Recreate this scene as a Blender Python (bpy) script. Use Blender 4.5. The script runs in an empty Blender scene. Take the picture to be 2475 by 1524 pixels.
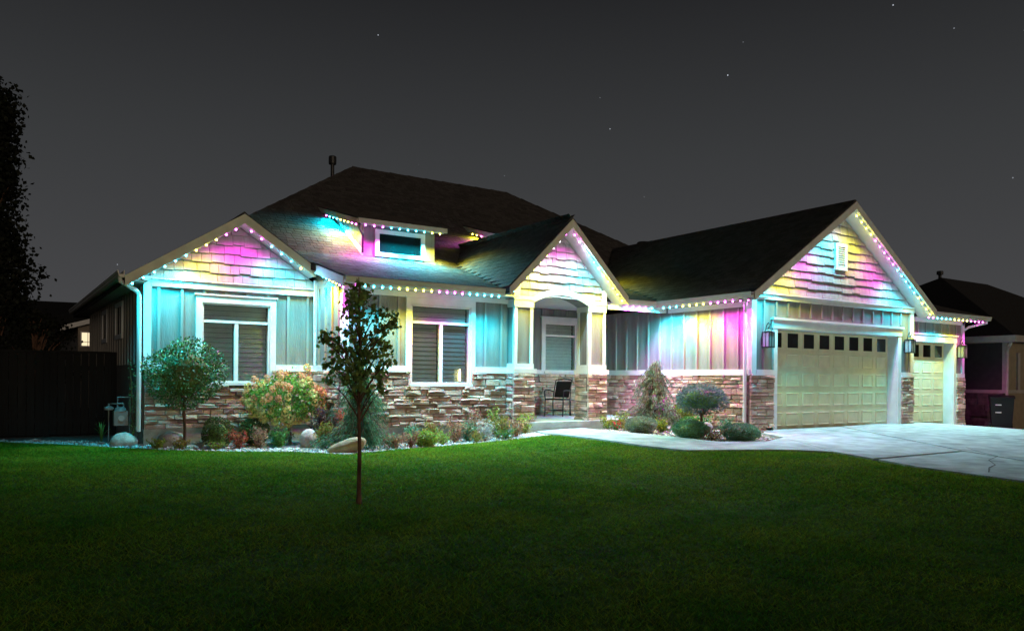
import bpy, bmesh, math, random
import numpy as np
from mathutils import Vector, Matrix
from mathutils.geometry import delaunay_2d_cdt
random.seed(7)
RNG = np.random.default_rng(7)
sc = bpy.context.scene
COL = sc.collection
PI = math.pi

# ------------------------------------------------------------------ camera
YAW, ROLL = math.radians(33.801), math.radians(0.434)
cam = bpy.data.objects.new('camera', bpy.data.cameras.new('camera'))
COL.objects.link(cam)
_r = Vector((math.cos(YAW), -math.sin(YAW), 0)); _f = Vector((math.sin(YAW), math.cos(YAW), 0)); _u = Vector((0, 0, 1))
_R = _r * math.cos(ROLL) + _u * math.sin(ROLL); _U = -_r * math.sin(ROLL) + _u * math.cos(ROLL)
cam.matrix_world = Matrix(((_R.x, _U.x, -_f.x, 0), (_R.y, _U.y, -_f.y, 0), (_R.z, _U.z, -_f.z, 0), (0, 0, 0, 1)))
cam.data.sensor_fit = 'HORIZONTAL'; cam.data.sensor_width = 36
cam.data.lens = 1884.9 / 2475 * 36
cam.data.shift_y = 152.3 / 2475
cam.data.clip_start = 0.05; cam.data.clip_end = 3000
sc.camera = cam

# ------------------------------------------------------------------ night sky
world = bpy.data.worlds.new('World'); sc.world = world; world.use_nodes = True
nt = world.node_tree; nt.nodes.clear()
def N(t, **k):
    n = nt.nodes.new(t)
    for a, b in k.items(): setattr(n, a, b)
    return n
L = lambda a, b: nt.links.new(a, b)
tc = N('ShaderNodeTexCoord'); sx = N('ShaderNodeSeparateXYZ'); L(tc.outputs['Generated'], sx.inputs[0])
rp = N('ShaderNodeValToRGB'); L(sx.outputs['Z'], rp.inputs[0])
e = rp.color_ramp.elements
e[0].position = 0.0; e[0].color = (.070, .070, .074, 1)
e[1].position = 0.45; e[1].color = (.0165, .0170, .0185, 1)
z_ = rp.color_ramp.elements.new(1.0); z_.color = (.005, .005, .006, 1)
m_ = rp.color_ramp.elements.new(.27); m_.color = (.040, .0418, .044, 1)
vo = N('ShaderNodeTexVoronoi'); vo.inputs['Scale'].default_value = 34; L(tc.outputs['Generated'], vo.inputs['Vector'])
lt = N('ShaderNodeMath', operation='LESS_THAN'); lt.inputs[1].default_value = .024; L(vo.outputs['Distance'], lt.inputs[0])
sv = N('ShaderNodeSeparateColor'); L(vo.outputs['Color'], sv.inputs[0])
gt = N('ShaderNodeMath', operation='GREATER_THAN'); gt.inputs[1].default_value = .05; L(sv.outputs[0], gt.inputs[0])
mu = N('ShaderNodeMath', operation='MULTIPLY'); L(lt.outputs[0], mu.inputs[0]); L(gt.outputs[0], mu.inputs[1])
m3 = N('ShaderNodeMath', operation='MULTIPLY'); L(mu.outputs[0], m3.inputs[0]); L(sv.outputs[1], m3.inputs[1])
mx = N('ShaderNodeMix', data_type='RGBA'); L(m3.outputs[0], mx.inputs[0]); L(rp.outputs[0], mx.inputs[6]); mx.inputs[7].default_value = (.7, .75, .85, 1)
bg = N('ShaderNodeBackground'); L(mx.outputs[2], bg.inputs[0]); bg.inputs[1].default_value = 1.0
wo = N('ShaderNodeOutputWorld'); L(bg.outputs[0], wo.inputs[0])

# one dim warm sun: the glow of the street behind the camera
sun = bpy.data.objects.new('sun', bpy.data.lights.new('sun', 'SUN')); COL.objects.link(sun)
sun.data.energy = 0.42; sun.data.angle = math.radians(12); sun.data.color = (1.0, .78, .56)
sun.rotation_euler = (Vector((0.06, 0.98, -0.055))).to_track_quat('-Z', 'Y').to_euler()

LED_POWER = 112
LED_GAIN = dict(c=1.35, y=.62, m=.55, w=.8)
sc.view_settings.view_transform = 'Standard'; sc.view_settings.look = 'None'
sc.view_settings.exposure = 0; sc.view_settings.gamma = 1; sc.view_settings.use_curve_mapping = False
sc.render.engine = 'CYCLES'
sc.cycles.use_light_tree = True
sc.cycles.max_bounces = 5; sc.cycles.diffuse_bounces = 3; sc.cycles.glossy_bounces = 2; sc.cycles.transparent_max_bounces = 6
sc.cycles.sample_clamp_indirect = 4; sc.cycles.use_denoising = True
sc.cycles.caustics_reflective = False; sc.cycles.caustics_refractive = False

# ------------------------------------------------------------------ materials
def leafmat(name, col, *a, **k):
    m = mat(name, col, *a, **k); t = m.node_tree; b = t.nodes['Principled BSDF']; o = t.nodes['Material Output']
    tr = t.nodes.new('ShaderNodeBsdfTranslucent'); x = t.nodes.new('ShaderNodeMixShader'); x.inputs[0].default_value = .38
    t.links.new(b.inputs['Base Color'].links[0].from_socket, tr.inputs[0]); t.links.new(b.outputs[0], x.inputs[1]); t.links.new(tr.outputs[0], x.inputs[2]); t.links.new(x.outputs[0], o.inputs[0])
    return m
def mat(name, col, rough=.6, var=.12, scale=8., bump=0., bscale=60., spec=.3, metal=0., col2=None, island=0., stretch=None, sss=None):
    m = bpy.data.materials.new(name); m.use_nodes = True
    t = m.node_tree; b = t.nodes['Principled BSDF']
    b.inputs['Roughness'].default_value = rough; b.inputs['Metallic'].default_value = metal
    b.inputs['Specular IOR Level'].default_value = spec
    c = t.nodes.new('ShaderNodeTexCoord'); src = c.outputs['Object']
    if stretch:
        mp = t.nodes.new('ShaderNodeMapping'); mp.inputs['Scale'].default_value = stretch
        t.links.new(src, mp.inputs[0]); src = mp.outputs[0]
    no = t.nodes.new('ShaderNodeTexNoise'); no.inputs['Scale'].default_value = scale; no.inputs['Detail'].default_value = 5
    t.links.new(src, no.inputs['Vector'])
    mixn = t.nodes.new('ShaderNodeMix'); mixn.data_type = 'RGBA'
    c2 = col2 or tuple(min(1, x * (1 + var * 2)) for x in col)
    c1 = col if col2 else tuple(x * (1 - var * 2) for x in col)
    rr = t.nodes.new('ShaderNodeMapRange'); rr.inputs[1].default_value = .3; rr.inputs[2].default_value = .7
    t.links.new(no.outputs['Fac'], rr.inputs[0])
    t.links.new(rr.outputs[0], mixn.inputs[0])
    mixn.inputs[6].default_value = (*c1, 1); mixn.inputs[7].default_value = (*c2, 1)
    out = mixn.outputs[2]
    if island:
        g = t.nodes.new('ShaderNodeNewGeometry'); oi = t.nodes.new('ShaderNodeObjectInfo')
        ad = t.nodes.new('ShaderNodeMath'); ad.operation = 'ADD'
        t.links.new(g.outputs['Random Per Island'], ad.inputs[0]); t.links.new(oi.outputs['Random'], ad.inputs[1])
        fr = t.nodes.new('ShaderNodeMath'); fr.operation = 'FRACT'; t.links.new(ad.outputs[0], fr.inputs[0])
        m1 = t.nodes.new('ShaderNodeMapRange'); m1.inputs[3].default_value = 1 - island; m1.inputs[4].default_value = 1 + island
        t.links.new(fr.outputs[0], m1.inputs[0])
        hs = t.nodes.new('ShaderNodeHueSaturation'); t.links.new(m1.outputs[0], hs.inputs['Value'])
        m2 = t.nodes.new('ShaderNodeMath'); m2.operation = 'MULTIPLY'; m2.inputs[1].default_value = 7.13
        t.links.new(fr.outputs[0], m2.inputs[0]); f2 = t.nodes.new('ShaderNodeMath'); f2.operation = 'FRACT'; t.links.new(m2.outputs[0], f2.inputs[0])
        m4 = t.nodes.new('ShaderNodeMapRange'); m4.inputs[3].default_value = .5 - island * .07; m4.inputs[4].default_value = .5 + island * .07
        t.links.new(f2.outputs[0], m4.inputs[0]); t.links.new(m4.outputs[0], hs.inputs['Hue'])
        t.links.new(out, hs.inputs['Color']); out = hs.outputs[0]
    t.links.new(out, b.inputs['Base Color'])
    if bump:
        n2 = t.nodes.new('ShaderNodeTexNoise'); n2.inputs['Scale'].default_value = bscale; n2.inputs['Detail'].default_value = 6
        t.links.new(src, n2.inputs['Vector'])
        bp = t.nodes.new('ShaderNodeBump'); bp.inputs['Strength'].default_value = bump; bp.inputs['Distance'].default_value = .02
        t.links.new(n2.outputs['Fac'], bp.inputs['Height']); t.links.new(bp.outputs[0], b.inputs['Normal'])
    return m
def emis(name, col, s):
    m = bpy.data.materials.new(name); m.use_nodes = True
    t = m.node_tree; t.nodes.clear(); e = t.nodes.new('ShaderNodeEmission'); o = t.nodes.new('ShaderNodeOutputMaterial')
    e.inputs[0].default_value = (*col, 1); e.inputs[1].default_value = s; t.links.new(e.outputs[0], o.inputs[0])
    return m
def glassmat(name, tint, refl=.08):
    m = bpy.data.materials.new(name); m.use_nodes = True
    t = m.node_tree; t.nodes.clear(); o = t.nodes.new('ShaderNodeOutputMaterial')
    a = t.nodes.new('ShaderNodeBsdfTransparent'); a.inputs[0].default_value = (*tint, 1)
    g = t.nodes.new('ShaderNodeBsdfGlossy'); g.inputs['Roughness'].default_value = .04
    lw = t.nodes.new('ShaderNodeLayerWeight'); lw.inputs[0].default_value = .25
    mr = t.nodes.new('ShaderNodeMapRange'); mr.inputs[3].default_value = refl; mr.inputs[4].default_value = .9
    t.links.new(lw.outputs['Fresnel'], mr.inputs[0])
    x = t.nodes.new('ShaderNodeMixShader'); t.links.new(mr.outputs[0], x.inputs[0]); t.links.new(a.outputs[0], x.inputs[1]); t.links.new(g.outputs[0], x.inputs[2])
    t.links.new(x.outputs[0], o.inputs[0]); return m

M = dict(
    board=mat('board_siding', (.205, .195, .18), .7, .10, 7, .5, 70, stretch=(1, 1, .12)),
    batten=mat('batten_paint', (.25, .24, .22), .65, .06, 5, .15, 90, stretch=(1, 1, .12)),
    shake=mat('shake_siding', (.32, .31, .29), .7, .10, 9, .5, 120, island=.10, stretch=(1, 1, .15)),
    white=mat('white_trim', (.74, .74, .73), .5, .04, 4, .05, 60),
    soffit=mat('soffit', (.66, .66, .65), .6, .04, 4, .05, 60),
    fascia=mat('fascia_tan', (.70, .63, .49), .55, .06, 4, .05, 60),
    gutter=mat('gutter_metal', (.60, .56, .48), .35, .05, 4, 0, spec=.5),
    spout=mat('downspout_metal', (.72, .72, .70), .35, .04, 4, 0, spec=.5),
    shingle=mat('asphalt_shingle', (.080, .071, .065), .9, .15, 30, .25, 160, island=.28),
    roof=mat('roof_felt', (.035, .032, .030), .9, .2, 20, .4, 100),
    stone=mat('ledge_stone', (.46, .28, .22), .85, .2, 7, .9, 45, island=.34, col2=(.60, .46, .37)),
    mortar=mat('stone_mortar', (.15, .11, .09), .95, .2, 20, .5, 80),
    concrete=mat('foundation_concrete', (.42, .40, .37), .9, .12, 6, .4, 60),
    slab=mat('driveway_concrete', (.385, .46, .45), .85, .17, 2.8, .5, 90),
    door=mat('garage_door_paint', (.64, .57, .36), .5, .04, 5, .06, 40),
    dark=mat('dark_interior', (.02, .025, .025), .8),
    blind=mat('blind_slat', (.70, .74, .73), .5, .03),
    glass=glassmat('window_glass', (.88, .93, .92)),
    dglass=glassmat('garage_glass', (.55, .55, .5), .05),
    iron=mat('black_iron', (.018, .017, .016), .45, .1, 10, .1, spec=.5),
    frost=mat('lantern_glass', (.34, .36, .35), .25, .05, spec=.6),
    fence=mat('fence_wood', (.006, .006, .006), .85, .25, 6, .4, 40, stretch=(1, 1, .1), island=.2),
    bark=mat('bark', (.13, .07, .045), .9, .3, 14, .8, 40, stretch=(1, 1, .25)),
    bark2=mat('bark_grey', (.20, .13, .08), .9, .3, 14, .8, 40, stretch=(1, 1, .25)),
    leaf_dark=leafmat('leaf_dark', (.21, .31, .08), .5, .2, 3, island=.5, spec=.4),
    leaf_top=mat('leaf_topiary', (.08, .20, .06), .38, .2, 3, island=.5, spec=.5),
    leaf_hyd=leafmat('leaf_hydrangea', (.16, .30, .05), .5, .2, 3, island=.4),
    bloom=leafmat('hydrangea_bloom', (.92, .43, .22), .7, .2, 6, island=.22),
    bloom_y=leafmat('hydrangea_bloom_cream', (.86, .62, .25), .7, .2, 6, island=.2),
    leaf_ball=leafmat('leaf_ball', (.12, .15, .05), .45, .2, 3, island=.6),
    leaf_green=leafmat('leaf_green', (.10, .26, .06), .5, .2, 3, island=.4),
    leaf_lime=leafmat('leaf_lime', (.30, .38, .06), .5, .2, 3, island=.35),
    leaf_blue=leafmat('needle_blue', (.17, .26, .26), .6, .2, 3, island=.45),
    leaf_spruce=leafmat('needle_spruce', (.13, .27, .15), .6, .2, 3, island=.5),
    leaf_mound=leafmat('needle_mound', (.19, .36, .20), .6, .2, 3, island=.5),
    leaf_sage=leafmat('needle_sage', (.26, .31, .22), .6, .2, 3, island=.5),
    leaf_red=leafmat('leaf_red', (.46, .12, .06), .55, .2, 3, island=.5),
    leaf_rust=leafmat('leaf_rust', (.40, .22, .13), .6, .2, 3, island=.5),
    leaf_plum=leafmat('leaf_plum', (.11, .05, .06), .55, .2, 3, island=.5),
    leaf_gold=leafmat('leaf_gold', (.30, .24, .05), .55, .2, 3, island=.45),
    leaf_white=leafmat('leaf_white', (.45, .45, .42), .6, .2, 3, island=.35),
    petal_y=leafmat('petal_yellow', (.62, .50, .03), .6, .1, 3, island=.2),
    petal_r=leafmat('petal_red', (.60, .04, .03), .6, .1, 3, island=.2),
    petal_m=leafmat('petal_magenta', (.40, .06, .30), .6, .1, 3, island=.2),
    leaf_black=leafmat('poplar_leaf', (.018, .022, .012), .7, .2, 3, island=.4),
    boulder=mat('boulder_grey', (.40, .37, .34), .85, .2, 5, .7, 30),
    boulder2=mat('boulder_pink', (.46, .34, .31), .85, .2, 5, .7, 30),
    boulder3=mat('boulder_tan', (.42, .30, .18), .85, .2, 5, .7, 30),
    pebble=mat('pebble_white', (.62, .60, .57), .8, .1, 9, island=.35),
    soil=mat('soil', (.055, .043, .033), .95, .3, 6, .8, 40),
    bed=mat('gravel_bed', (.20, .18, .16), .95, .3, 18, .9, 60),
    turf=mat('turf_soil', (.06, .11, .02), .95, .3, 5, .6, 40, spec=.04),
    blade=leafmat('grass_blade', (.070, .21, .012), .75, .25, 1.1, island=.65, col2=(.20, .30, .022), spec=.02),
    bin=mat('bin_plastic', (.003, .003, .0035), .5, .1, spec=.4),
    label=mat('bin_sticker', (.6, .6, .6), .5),
    meter=mat('meter_grey', (.22, .24, .24), .5, .08, 6, spec=.4),
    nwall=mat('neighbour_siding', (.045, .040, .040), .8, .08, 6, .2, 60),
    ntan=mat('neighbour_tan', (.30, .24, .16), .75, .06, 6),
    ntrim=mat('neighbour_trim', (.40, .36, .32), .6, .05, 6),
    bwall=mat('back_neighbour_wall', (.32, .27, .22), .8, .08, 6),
    hill=mat('hill', (.012, .012, .010), .95, .3, .02),
    track=mat('light_track', (.6, .6, .6), .5),
)
BULBC = dict(c=(0.0, .74, .98), y=(.90, .84, .01), m=(1.0, .03, .80), w=(1.0, .85, .95))
BULBM = {k: emis('bulb_' + k, tuple(.08 + .92 * x for x in v), 30) for k, v in BULBC.items()}
M['lampglow'] = emis('lamp_glow', (1, .72, .28), 14)
M['litwin'] = emis('lit_window', (1, .82, .52), 1.1)

# ------------------------------------------------------------------ mesh helpers
WOFF = {}
SPLIT = {'ledge_trim', 'corner_board', 'frieze_board', 'trim_band', 'foundation', 'arch_trim', 'trim_board', 'column_trim'}
class MB:
    def __init__(s): s.v = []; s.f = []; s.g = []
    def add(s, v, f):
        n = len(s.v); s.g.append((n, len(s.f))); s.v += [tuple(p) for p in v]; s.f += [tuple(i + n for i in q) for q in f]; return s
    def box(s, x0, x1, y0, y1, z0, z1):
        return s.add([(x0, y0, z0), (x1, y0, z0), (x1, y1, z0), (x0, y1, z0), (x0, y0, z1), (x1, y0, z1), (x1, y1, z1), (x0, y1, z1)],
                     [(3, 2, 1, 0), (4, 5, 6, 7), (0, 1, 5, 4), (1, 2, 6, 5), (2, 3, 7, 6), (3, 0, 4, 7)])
    def parts(s):
        g = s.g + [(len(s.v), len(s.f))]
        for (a, b), (c, d) in zip(g, g[1:]):
            m = MB(); m.add(s.v[a:c], [tuple(i - a for i in q) for q in s.f[b:d]]); yield m
    def prism(s, poly, vec):
        n = len(poly); vec = Vector(vec); a = [Vector(p) for p in poly]; b = [p + vec for p in a]
        return s.add(a + b, [tuple(range(n))[::-1], tuple(range(n, 2 * n))] + [(i, (i + 1) % n, n + (i + 1) % n, n + i) for i in range(n)])
    def tube(s, path, rad, n=6):
        path = [Vector(p) for p in path]; rs = rad if isinstance(rad, (list, tuple)) else [rad] * len(path)
        v = []; f = []
        for i, p in enumerate(path):
            d = (path[min(i + 1, len(path) - 1)] - path[max(i - 1, 0)]).normalized()
            a = d.cross(Vector((0, 0, 1)) if abs(d.z) < .95 else Vector((1, 0, 0))).normalized(); b = d.cross(a)
            for k in range(n):
                t = 2 * PI * k / n; v.append(p + (a * math.cos(t) + b * math.sin(t)) * rs[i])
        for i in range(len(path) - 1):
            for k in range(n): f.append((i * n + k, i * n + (k + 1) % n, (i + 1) * n + (k + 1) % n, (i + 1) * n + k))
        f.append(tuple(range(n))); f.append(tuple(range((len(path) - 1) * n, len(path) * n)))
        return s.add(v, f)
    def ball(s, c, r, seg=12, rings=8, jit=0., flat=None):
        r = (r, r, r) if isinstance(r, (int, float)) else r
        v = [(c[0], c[1], c[2] + r[2])]; f = []
        for i in range(1, rings):
            t = PI * i / rings
            for k in range(seg):
                p = 2 * PI * k / seg; j = 1 + random.uniform(-jit, jit)
                v.append((c[0] + r[0] * j * math.sin(t) * math.cos(p), c[1] + r[1] * j * math.sin(t) * math.sin(p), c[2] + r[2] * j * math.cos(t)))
        v.append((c[0], c[1], c[2] - r[2])); last = len(v) - 1
        for k in range(seg):
            f.append((0, 1 + k, 1 + (k + 1) % seg)); f.append((last, 1 + (rings - 2) * seg + (k + 1) % seg, 1 + (rings - 2) * seg + k))
            for i in range(rings - 2):
                a = 1 + i * seg; f.append((a + k, a + seg + k, a + seg + (k + 1) % seg, a + (k + 1) % seg))
        return s.add(v, f)
    def lathe(s, prof, c=(0, 0, 0), n=12):
        v = []; f = []
        for (r, z) in prof:
            for k in range(n): v.append((c[0] + r * math.cos(2 * PI * k / n), c[1] + r * math.sin(2 * PI * k / n), c[2] + z))
        for i in range(len(prof) - 1):
            for k in range(n): f.append((i * n + k, i * n + (k + 1) % n, (i + 1) * n + (k + 1) % n, (i + 1) * n + k))
        f.append(tuple(range(n))[::-1]); f.append(tuple(range((len(prof) - 1) * n, len(prof) * n)))
        return s.add(v, f)
    def mesh(s, name, m, smooth=False, fix=True):
        me = bpy.data.meshes.new(name); me.from_pydata([tuple(p) for p in s.v], [], s.f)
        if fix:
            b = bmesh.new(); b.from_mesh(me); bmesh.ops.recalc_face_normals(b, faces=b.faces); b.to_mesh(me); b.free()
        if smooth: me.polygons.foreach_set('use_smooth', [True] * len(me.polygons))
        me.materials.append(m); return me
    def build(s, name, m, parent=None, smooth=False, kind=None, label=None, local=False, fix=True):
        if name in SPLIT and len(s.g) > 1:
            for q in s.parts(): o = link(name, q.mesh(name, m, smooth, fix), parent, (0, 0, 0), kind, label, local)
            return o
        return link(name, s.mesh(name, m, smooth, fix), parent, (0, 0, 0), kind, label, local)
def link(name, me, parent=None, pos=(0, 0, 0), kind=None, label=None, local=False):
    o = bpy.data.objects.new(name, me); COL.objects.link(o); pos = Vector(pos)
    if parent is not None:
        o.parent = parent
        o.location = pos if local else pos - WOFF[parent.name]
        WOFF[o.name] = WOFF[parent.name] + o.location
    else:
        o.location = pos; WOFF[o.name] = pos.copy()
    if kind: o['kind'] = kind
    if label: o['label'] = label
    return o
def thing(name, label, cat, loc, rz=0, group=None):
    o = bpy.data.objects.new(name, None); COL.objects.link(o); o.location = loc; o.rotation_euler = (0, 0, rz)
    o.empty_display_size = .2; WOFF[o.name] = Vector(loc); return tag(o, label, cat, group)
def tag(o, label, cat, group=None):
    o['label'] = label; o['category'] = cat
    if group: o['group'] = group
    return o
def structure(o): o['kind'] = 'structure'; return o
def npmesh(name, V, Fc, m):
    """V (n,3), Fc (k,3) triangles"""
    me = bpy.data.meshes.new(name); me.vertices.add(len(V)); me.vertices.foreach_set('co', np.ascontiguousarray(V, np.float32).ravel())
    me.loops.add(Fc.size); me.loops.foreach_set('vertex_index', np.ascontiguousarray(Fc, np.int32).ravel())
    me.polygons.add(len(Fc)); me.polygons.foreach_set('loop_start', np.arange(0, Fc.size, 3, dtype=np.int32))
    me.update(calc_edges=True); me.materials.append(m); return me

# ------------------------------------------------------------------ ground
def ss(a, b, x):
    t = min(1, max(0, (x - a) / (b - a))); return t * t * (3 - 2 * t)
def G(X, Y):
    A = -1.72 + .036 * min(Y, 12.2)
    B = -1.13 - .03 * max(0, 11.2 - Y) - .06 * min(4, max(0, X - 21))
    return A + (B - A) * ss(7, 11, X)
def inpoly(x, y, P):
    c = False; j = len(P) - 1
    for i in range(len(P)):
        if (P[i][1] > y) != (P[j][1] > y) and x < (P[j][0] - P[i][0]) * (y - P[i][1]) / (P[j][1] - P[i][1]) + P[i][0]: c = not c
        j = i
    return c
def sheet(name, poly, off, m, step=.5, skirt=0, parent=None):
    pts = []
    for i in range(len(poly)):
        a = Vector(poly[i]); b = Vector(poly[(i + 1) % len(poly)]); k = max(1, int((b - a).length / step))
        pts += [a + (b - a) * t / k for t in range(k)]
    nb = len(pts); xs = [p[0] for p in pts]; ys = [p[1] for p in pts]
    x = min(xs) + step / 2
    while x < max(xs):
        y = min(ys) + step / 2
        while y < max(ys):
            if inpoly(x, y, poly): pts.append(Vector((x + random.uniform(-.05, .05) * step, y + random.uniform(-.05, .05) * step)))
            y += step
        x += step
    vs, es, fs, *_ = delaunay_2d_cdt([Vector(p) for p in pts], [(i, (i + 1) % nb) for i in range(nb)], [], 1, 1e-4)
    fs = [f for f in fs if inpoly(sum(vs[i].x for i in f) / 3, sum(vs[i].y for i in f) / 3, poly)]
    b = MB(); b.add([(v.x, v.y, G(v.x, v.y) + off) for v in vs], fs)
    if skirt:
        for i in range(nb):
            p, q = pts[i], pts[(i + 1) % nb]
            b.add([(p[0], p[1], G(*p) + off), (q[0], q[1], G(*q) + off), (q[0], q[1], G(*q) + off - skirt), (p[0], p[1], G(*p) + off - skirt)], [(0, 1, 2, 3)])
    return b.build(name, m, parent)
big = MB(); xs = [-900, -200, -60] + [x for x in range(-30, 41, 2)] + [60, 200, 900]; ys = [-600, -100] + [y for y in range(-20, 61, 2)] + [100, 300, 900]
big.add([(x, y, G(x, y) - .05) for y in ys for x in xs], [(j * len(xs) + i, j * len(xs) + i + 1, (j + 1) * len(xs) + i + 1, (j + 1) * len(xs) + i) for j in range(len(ys) - 1) for i in range(len(xs) - 1)])
structure(big.build('ground', M['soil']))
BEDEDGE = [(-8, 18.6), (-3, 18.3), (.17, 17.69), (1.12, 16.53), (2.16, 14.99), (2.65, 14.35), (3.45, 13.65), (4.3, 13.17), (4.59, 12.75), (4.91, 12.25), (5.53, 12.48), (6.48, 12.78), (7.47, 12.98), (8.41, 12.96), (9.03, 12.98), (9.57, 13.0)]
WALKL = [(9.74, 12.75), (9.69, 11.3), (9.7, 10.19), (9.85, 9.37), (10.44, 8.92), (11.45, 8.42)]
DRIVEL = [(11.9, 7.93), (11.62, 7.02), (11.36, 6.2), (11.3, 4.74), (11.2, 0), (11, -9)]
LAWN = BEDEDGE + WALKL + DRIVEL + [(-20, -9), (-20, 18.6)]
structure(sheet('lawn', LAWN, 0, M['turf'], .7))
structure(sheet('planting_bed', BEDEDGE[::-1] + [(-8, 19.3), (2.6, 19.3), (2.6, 15.9), (9.6, 15.9), (9.75, 13.75)], -.02, M['bed'], .45))
structure(sheet('entry_bed', [(11.18, 13.62), (11.06, 12.65), (11.1, 11.08), (11.24, 9.9), (12.24, 9.66), (13.14, 9.97), (13.95, 11.35), (13.95, 13.62)], -.01, M['bed'], .4))
structure(sheet('walkway', WALKL + [(11.88, 7.95), (13.2, 9.93), (12.26, 9.58), (11.2, 9.84), (11.03, 11.08), (10.99, 12.65), (11.1, 13.68), (9.8, 13.68), (9.62, 13.1)], .035, M['slab'], .5, .12))
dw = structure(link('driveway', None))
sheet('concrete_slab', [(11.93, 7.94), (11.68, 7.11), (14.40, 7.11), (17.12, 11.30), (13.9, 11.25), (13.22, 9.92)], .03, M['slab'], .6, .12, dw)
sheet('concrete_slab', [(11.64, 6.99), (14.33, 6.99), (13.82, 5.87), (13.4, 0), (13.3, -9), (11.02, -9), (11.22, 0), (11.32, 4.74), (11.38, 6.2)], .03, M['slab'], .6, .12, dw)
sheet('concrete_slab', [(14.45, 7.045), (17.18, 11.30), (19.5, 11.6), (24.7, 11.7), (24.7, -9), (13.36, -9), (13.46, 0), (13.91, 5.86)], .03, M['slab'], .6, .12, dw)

b = MB()
for path in ([(15.10, 7.35), (14.62, 6.95), (14.1, 6.35), (13.35, 6.15), (12.76, 5.78), (12.3, 5.66), (11.75, 5.41)], [(19.9, 10.7), (19.7, 10.3), (19.36, 9.82)]):
    for (ax, ay), (bx, by) in zip(path, path[1:]):
        d = Vector((bx - ax, by - ay)).normalized(); q = Vector((-d.y, d.x)) * random.uniform(.004, .010); z = .034
        b.add([(ax + q.x, ay + q.y, G(ax, ay) + z), (ax - q.x, ay - q.y, G(ax, ay) + z), (bx - q.x, by - q.y, G(bx, by) + z), (bx + q.x, by + q.y, G(bx, by) + z)], [(0, 1, 2, 3)])
b.build('crack', M['soil'], dw)

# ================================================================== THE HOUSE
H = thing('house', 'single storey taupe house with stone base, gables and coloured lights under every eave', 'house', (2.37, 15.79, -1.27))
YL, XL, XS, Y2, YP, YG, XG = 15.79, 2.37, 5.615, 14.21, 13.934, 11.26, 13.825
ZL = .126           # underside of the ledge trim
ZS = 1.74           # soffit height
def pt(pl, u, d, z): return (u, pl[1] - d, z) if pl[0] == 'y' else (pl[1] - d, u, z)
def pbox(b, pl, u0, u1, d0, d1, z0, z1):
    p = pt(pl, u0, d0, z0); q = pt(pl, u1, d1, z1)
    return b.box(min(p[0], q[0]), max(p[0], q[0]), min(p[1], q[1]), max(p[1], q[1]), z0, z1)
def wall(name, pl, u0, u1, z0, z1, holes=(), m=None, th=.16, label=None):
    b = MB(); us = sorted({u0, u1} | {x for h in holes for x in h[:2]}); zs = sorted({z0, z1} | {x for h in holes for x in h[2:]})
    for i in range(len(us) - 1):
        for j in range(len(zs) - 1):
            cu, cz = (us[i] + us[i + 1]) / 2, (zs[j] + zs[j + 1]) / 2
            if not any(h[0] < cu < h[1] and h[2] < cz < h[3] for h in holes): pbox(b, pl, us[i], us[i + 1], -th, 0, zs[j], zs[j + 1])
    return b.build(name, m or M['board'], H, label=label)
def battens(parent, pl, u0, u1, z0, z1, sp=.406, holes=(), w=.05, ph=0):
    u = u0 + sp * (.5 + ph)
    while u < u1 - .03:
        segs = [(z0, z1)]
        for h in holes:
            if h[0] - .03 < u < h[1] + .03:
                n = []
                for a, c in segs:
                    if h[2] > a: n.append((a, min(c, h[2])))
                    if h[3] < c: n.append((max(a, h[3]), c))
                segs = [s for s in n if s[1] - s[0] > .03]
        for a, c in segs:
            b = MB(); pbox(b, pl, u - w / 2, u + w / 2, -.001, .032, a, c); b.build('batten', M['batten'], parent)
        u += sp
STONES = []
def stones(parent, pl, u0, u1, z0, z1, holes=()):
    b = MB()
    us = sorted({u0, u1} | {min(max(x, u0), u1) for h in holes for x in h[:2]}); zs = sorted({z0, z1} | {min(max(x, z0), z1) for h in holes for x in h[2:]})
    for i in range(len(us) - 1):
        for j in range(len(zs) - 1):
            cu, cz = (us[i] + us[i + 1]) / 2, (zs[j] + zs[j + 1]) / 2
            if not any(h[0] < cu < h[1] and h[2] < cz < h[3] for h in holes): pbox(b, pl, us[i], us[i + 1], 0, .03, zs[j], zs[j + 1])
    base = b.build('stone_base', M['mortar'], H if parent is None else parent)
    z = z0
    while z < z1 - .02:
        h = random.choice((.055, .07, .08, .095, .12, .145))
        if z1 - z - h < .05: h = z1 - z
        u = u0
        while u < u1 - .01:
            w = random.uniform(.12, .42) * (1 if h > .07 else 1.2)
            if u1 - u - w < .12: w = u1 - u
            parts = [(z, h)] if h < .11 or random.random() < .6 else [(z, h * .5), (z + h * .5, h * .5)]
            for (za, ha) in parts:
                segs = [(u, u + w)]
                for q in holes:
                    if za + ha > q[2] + .01 and za < q[3] - .01:
                        n = []
                        for a, c in segs:
                            if c <= q[0] or a >= q[1]: n.append((a, c)); continue
                            if a < q[0]: n.append((a, q[0]))
                            if c > q[1]: n.append((q[1], c))
                        segs = n
                for a, c in segs:
                    if c - a > .04: STONES.append((base, pl, a, c, za, za + ha))
            u += w
        z += h
    return base
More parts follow.
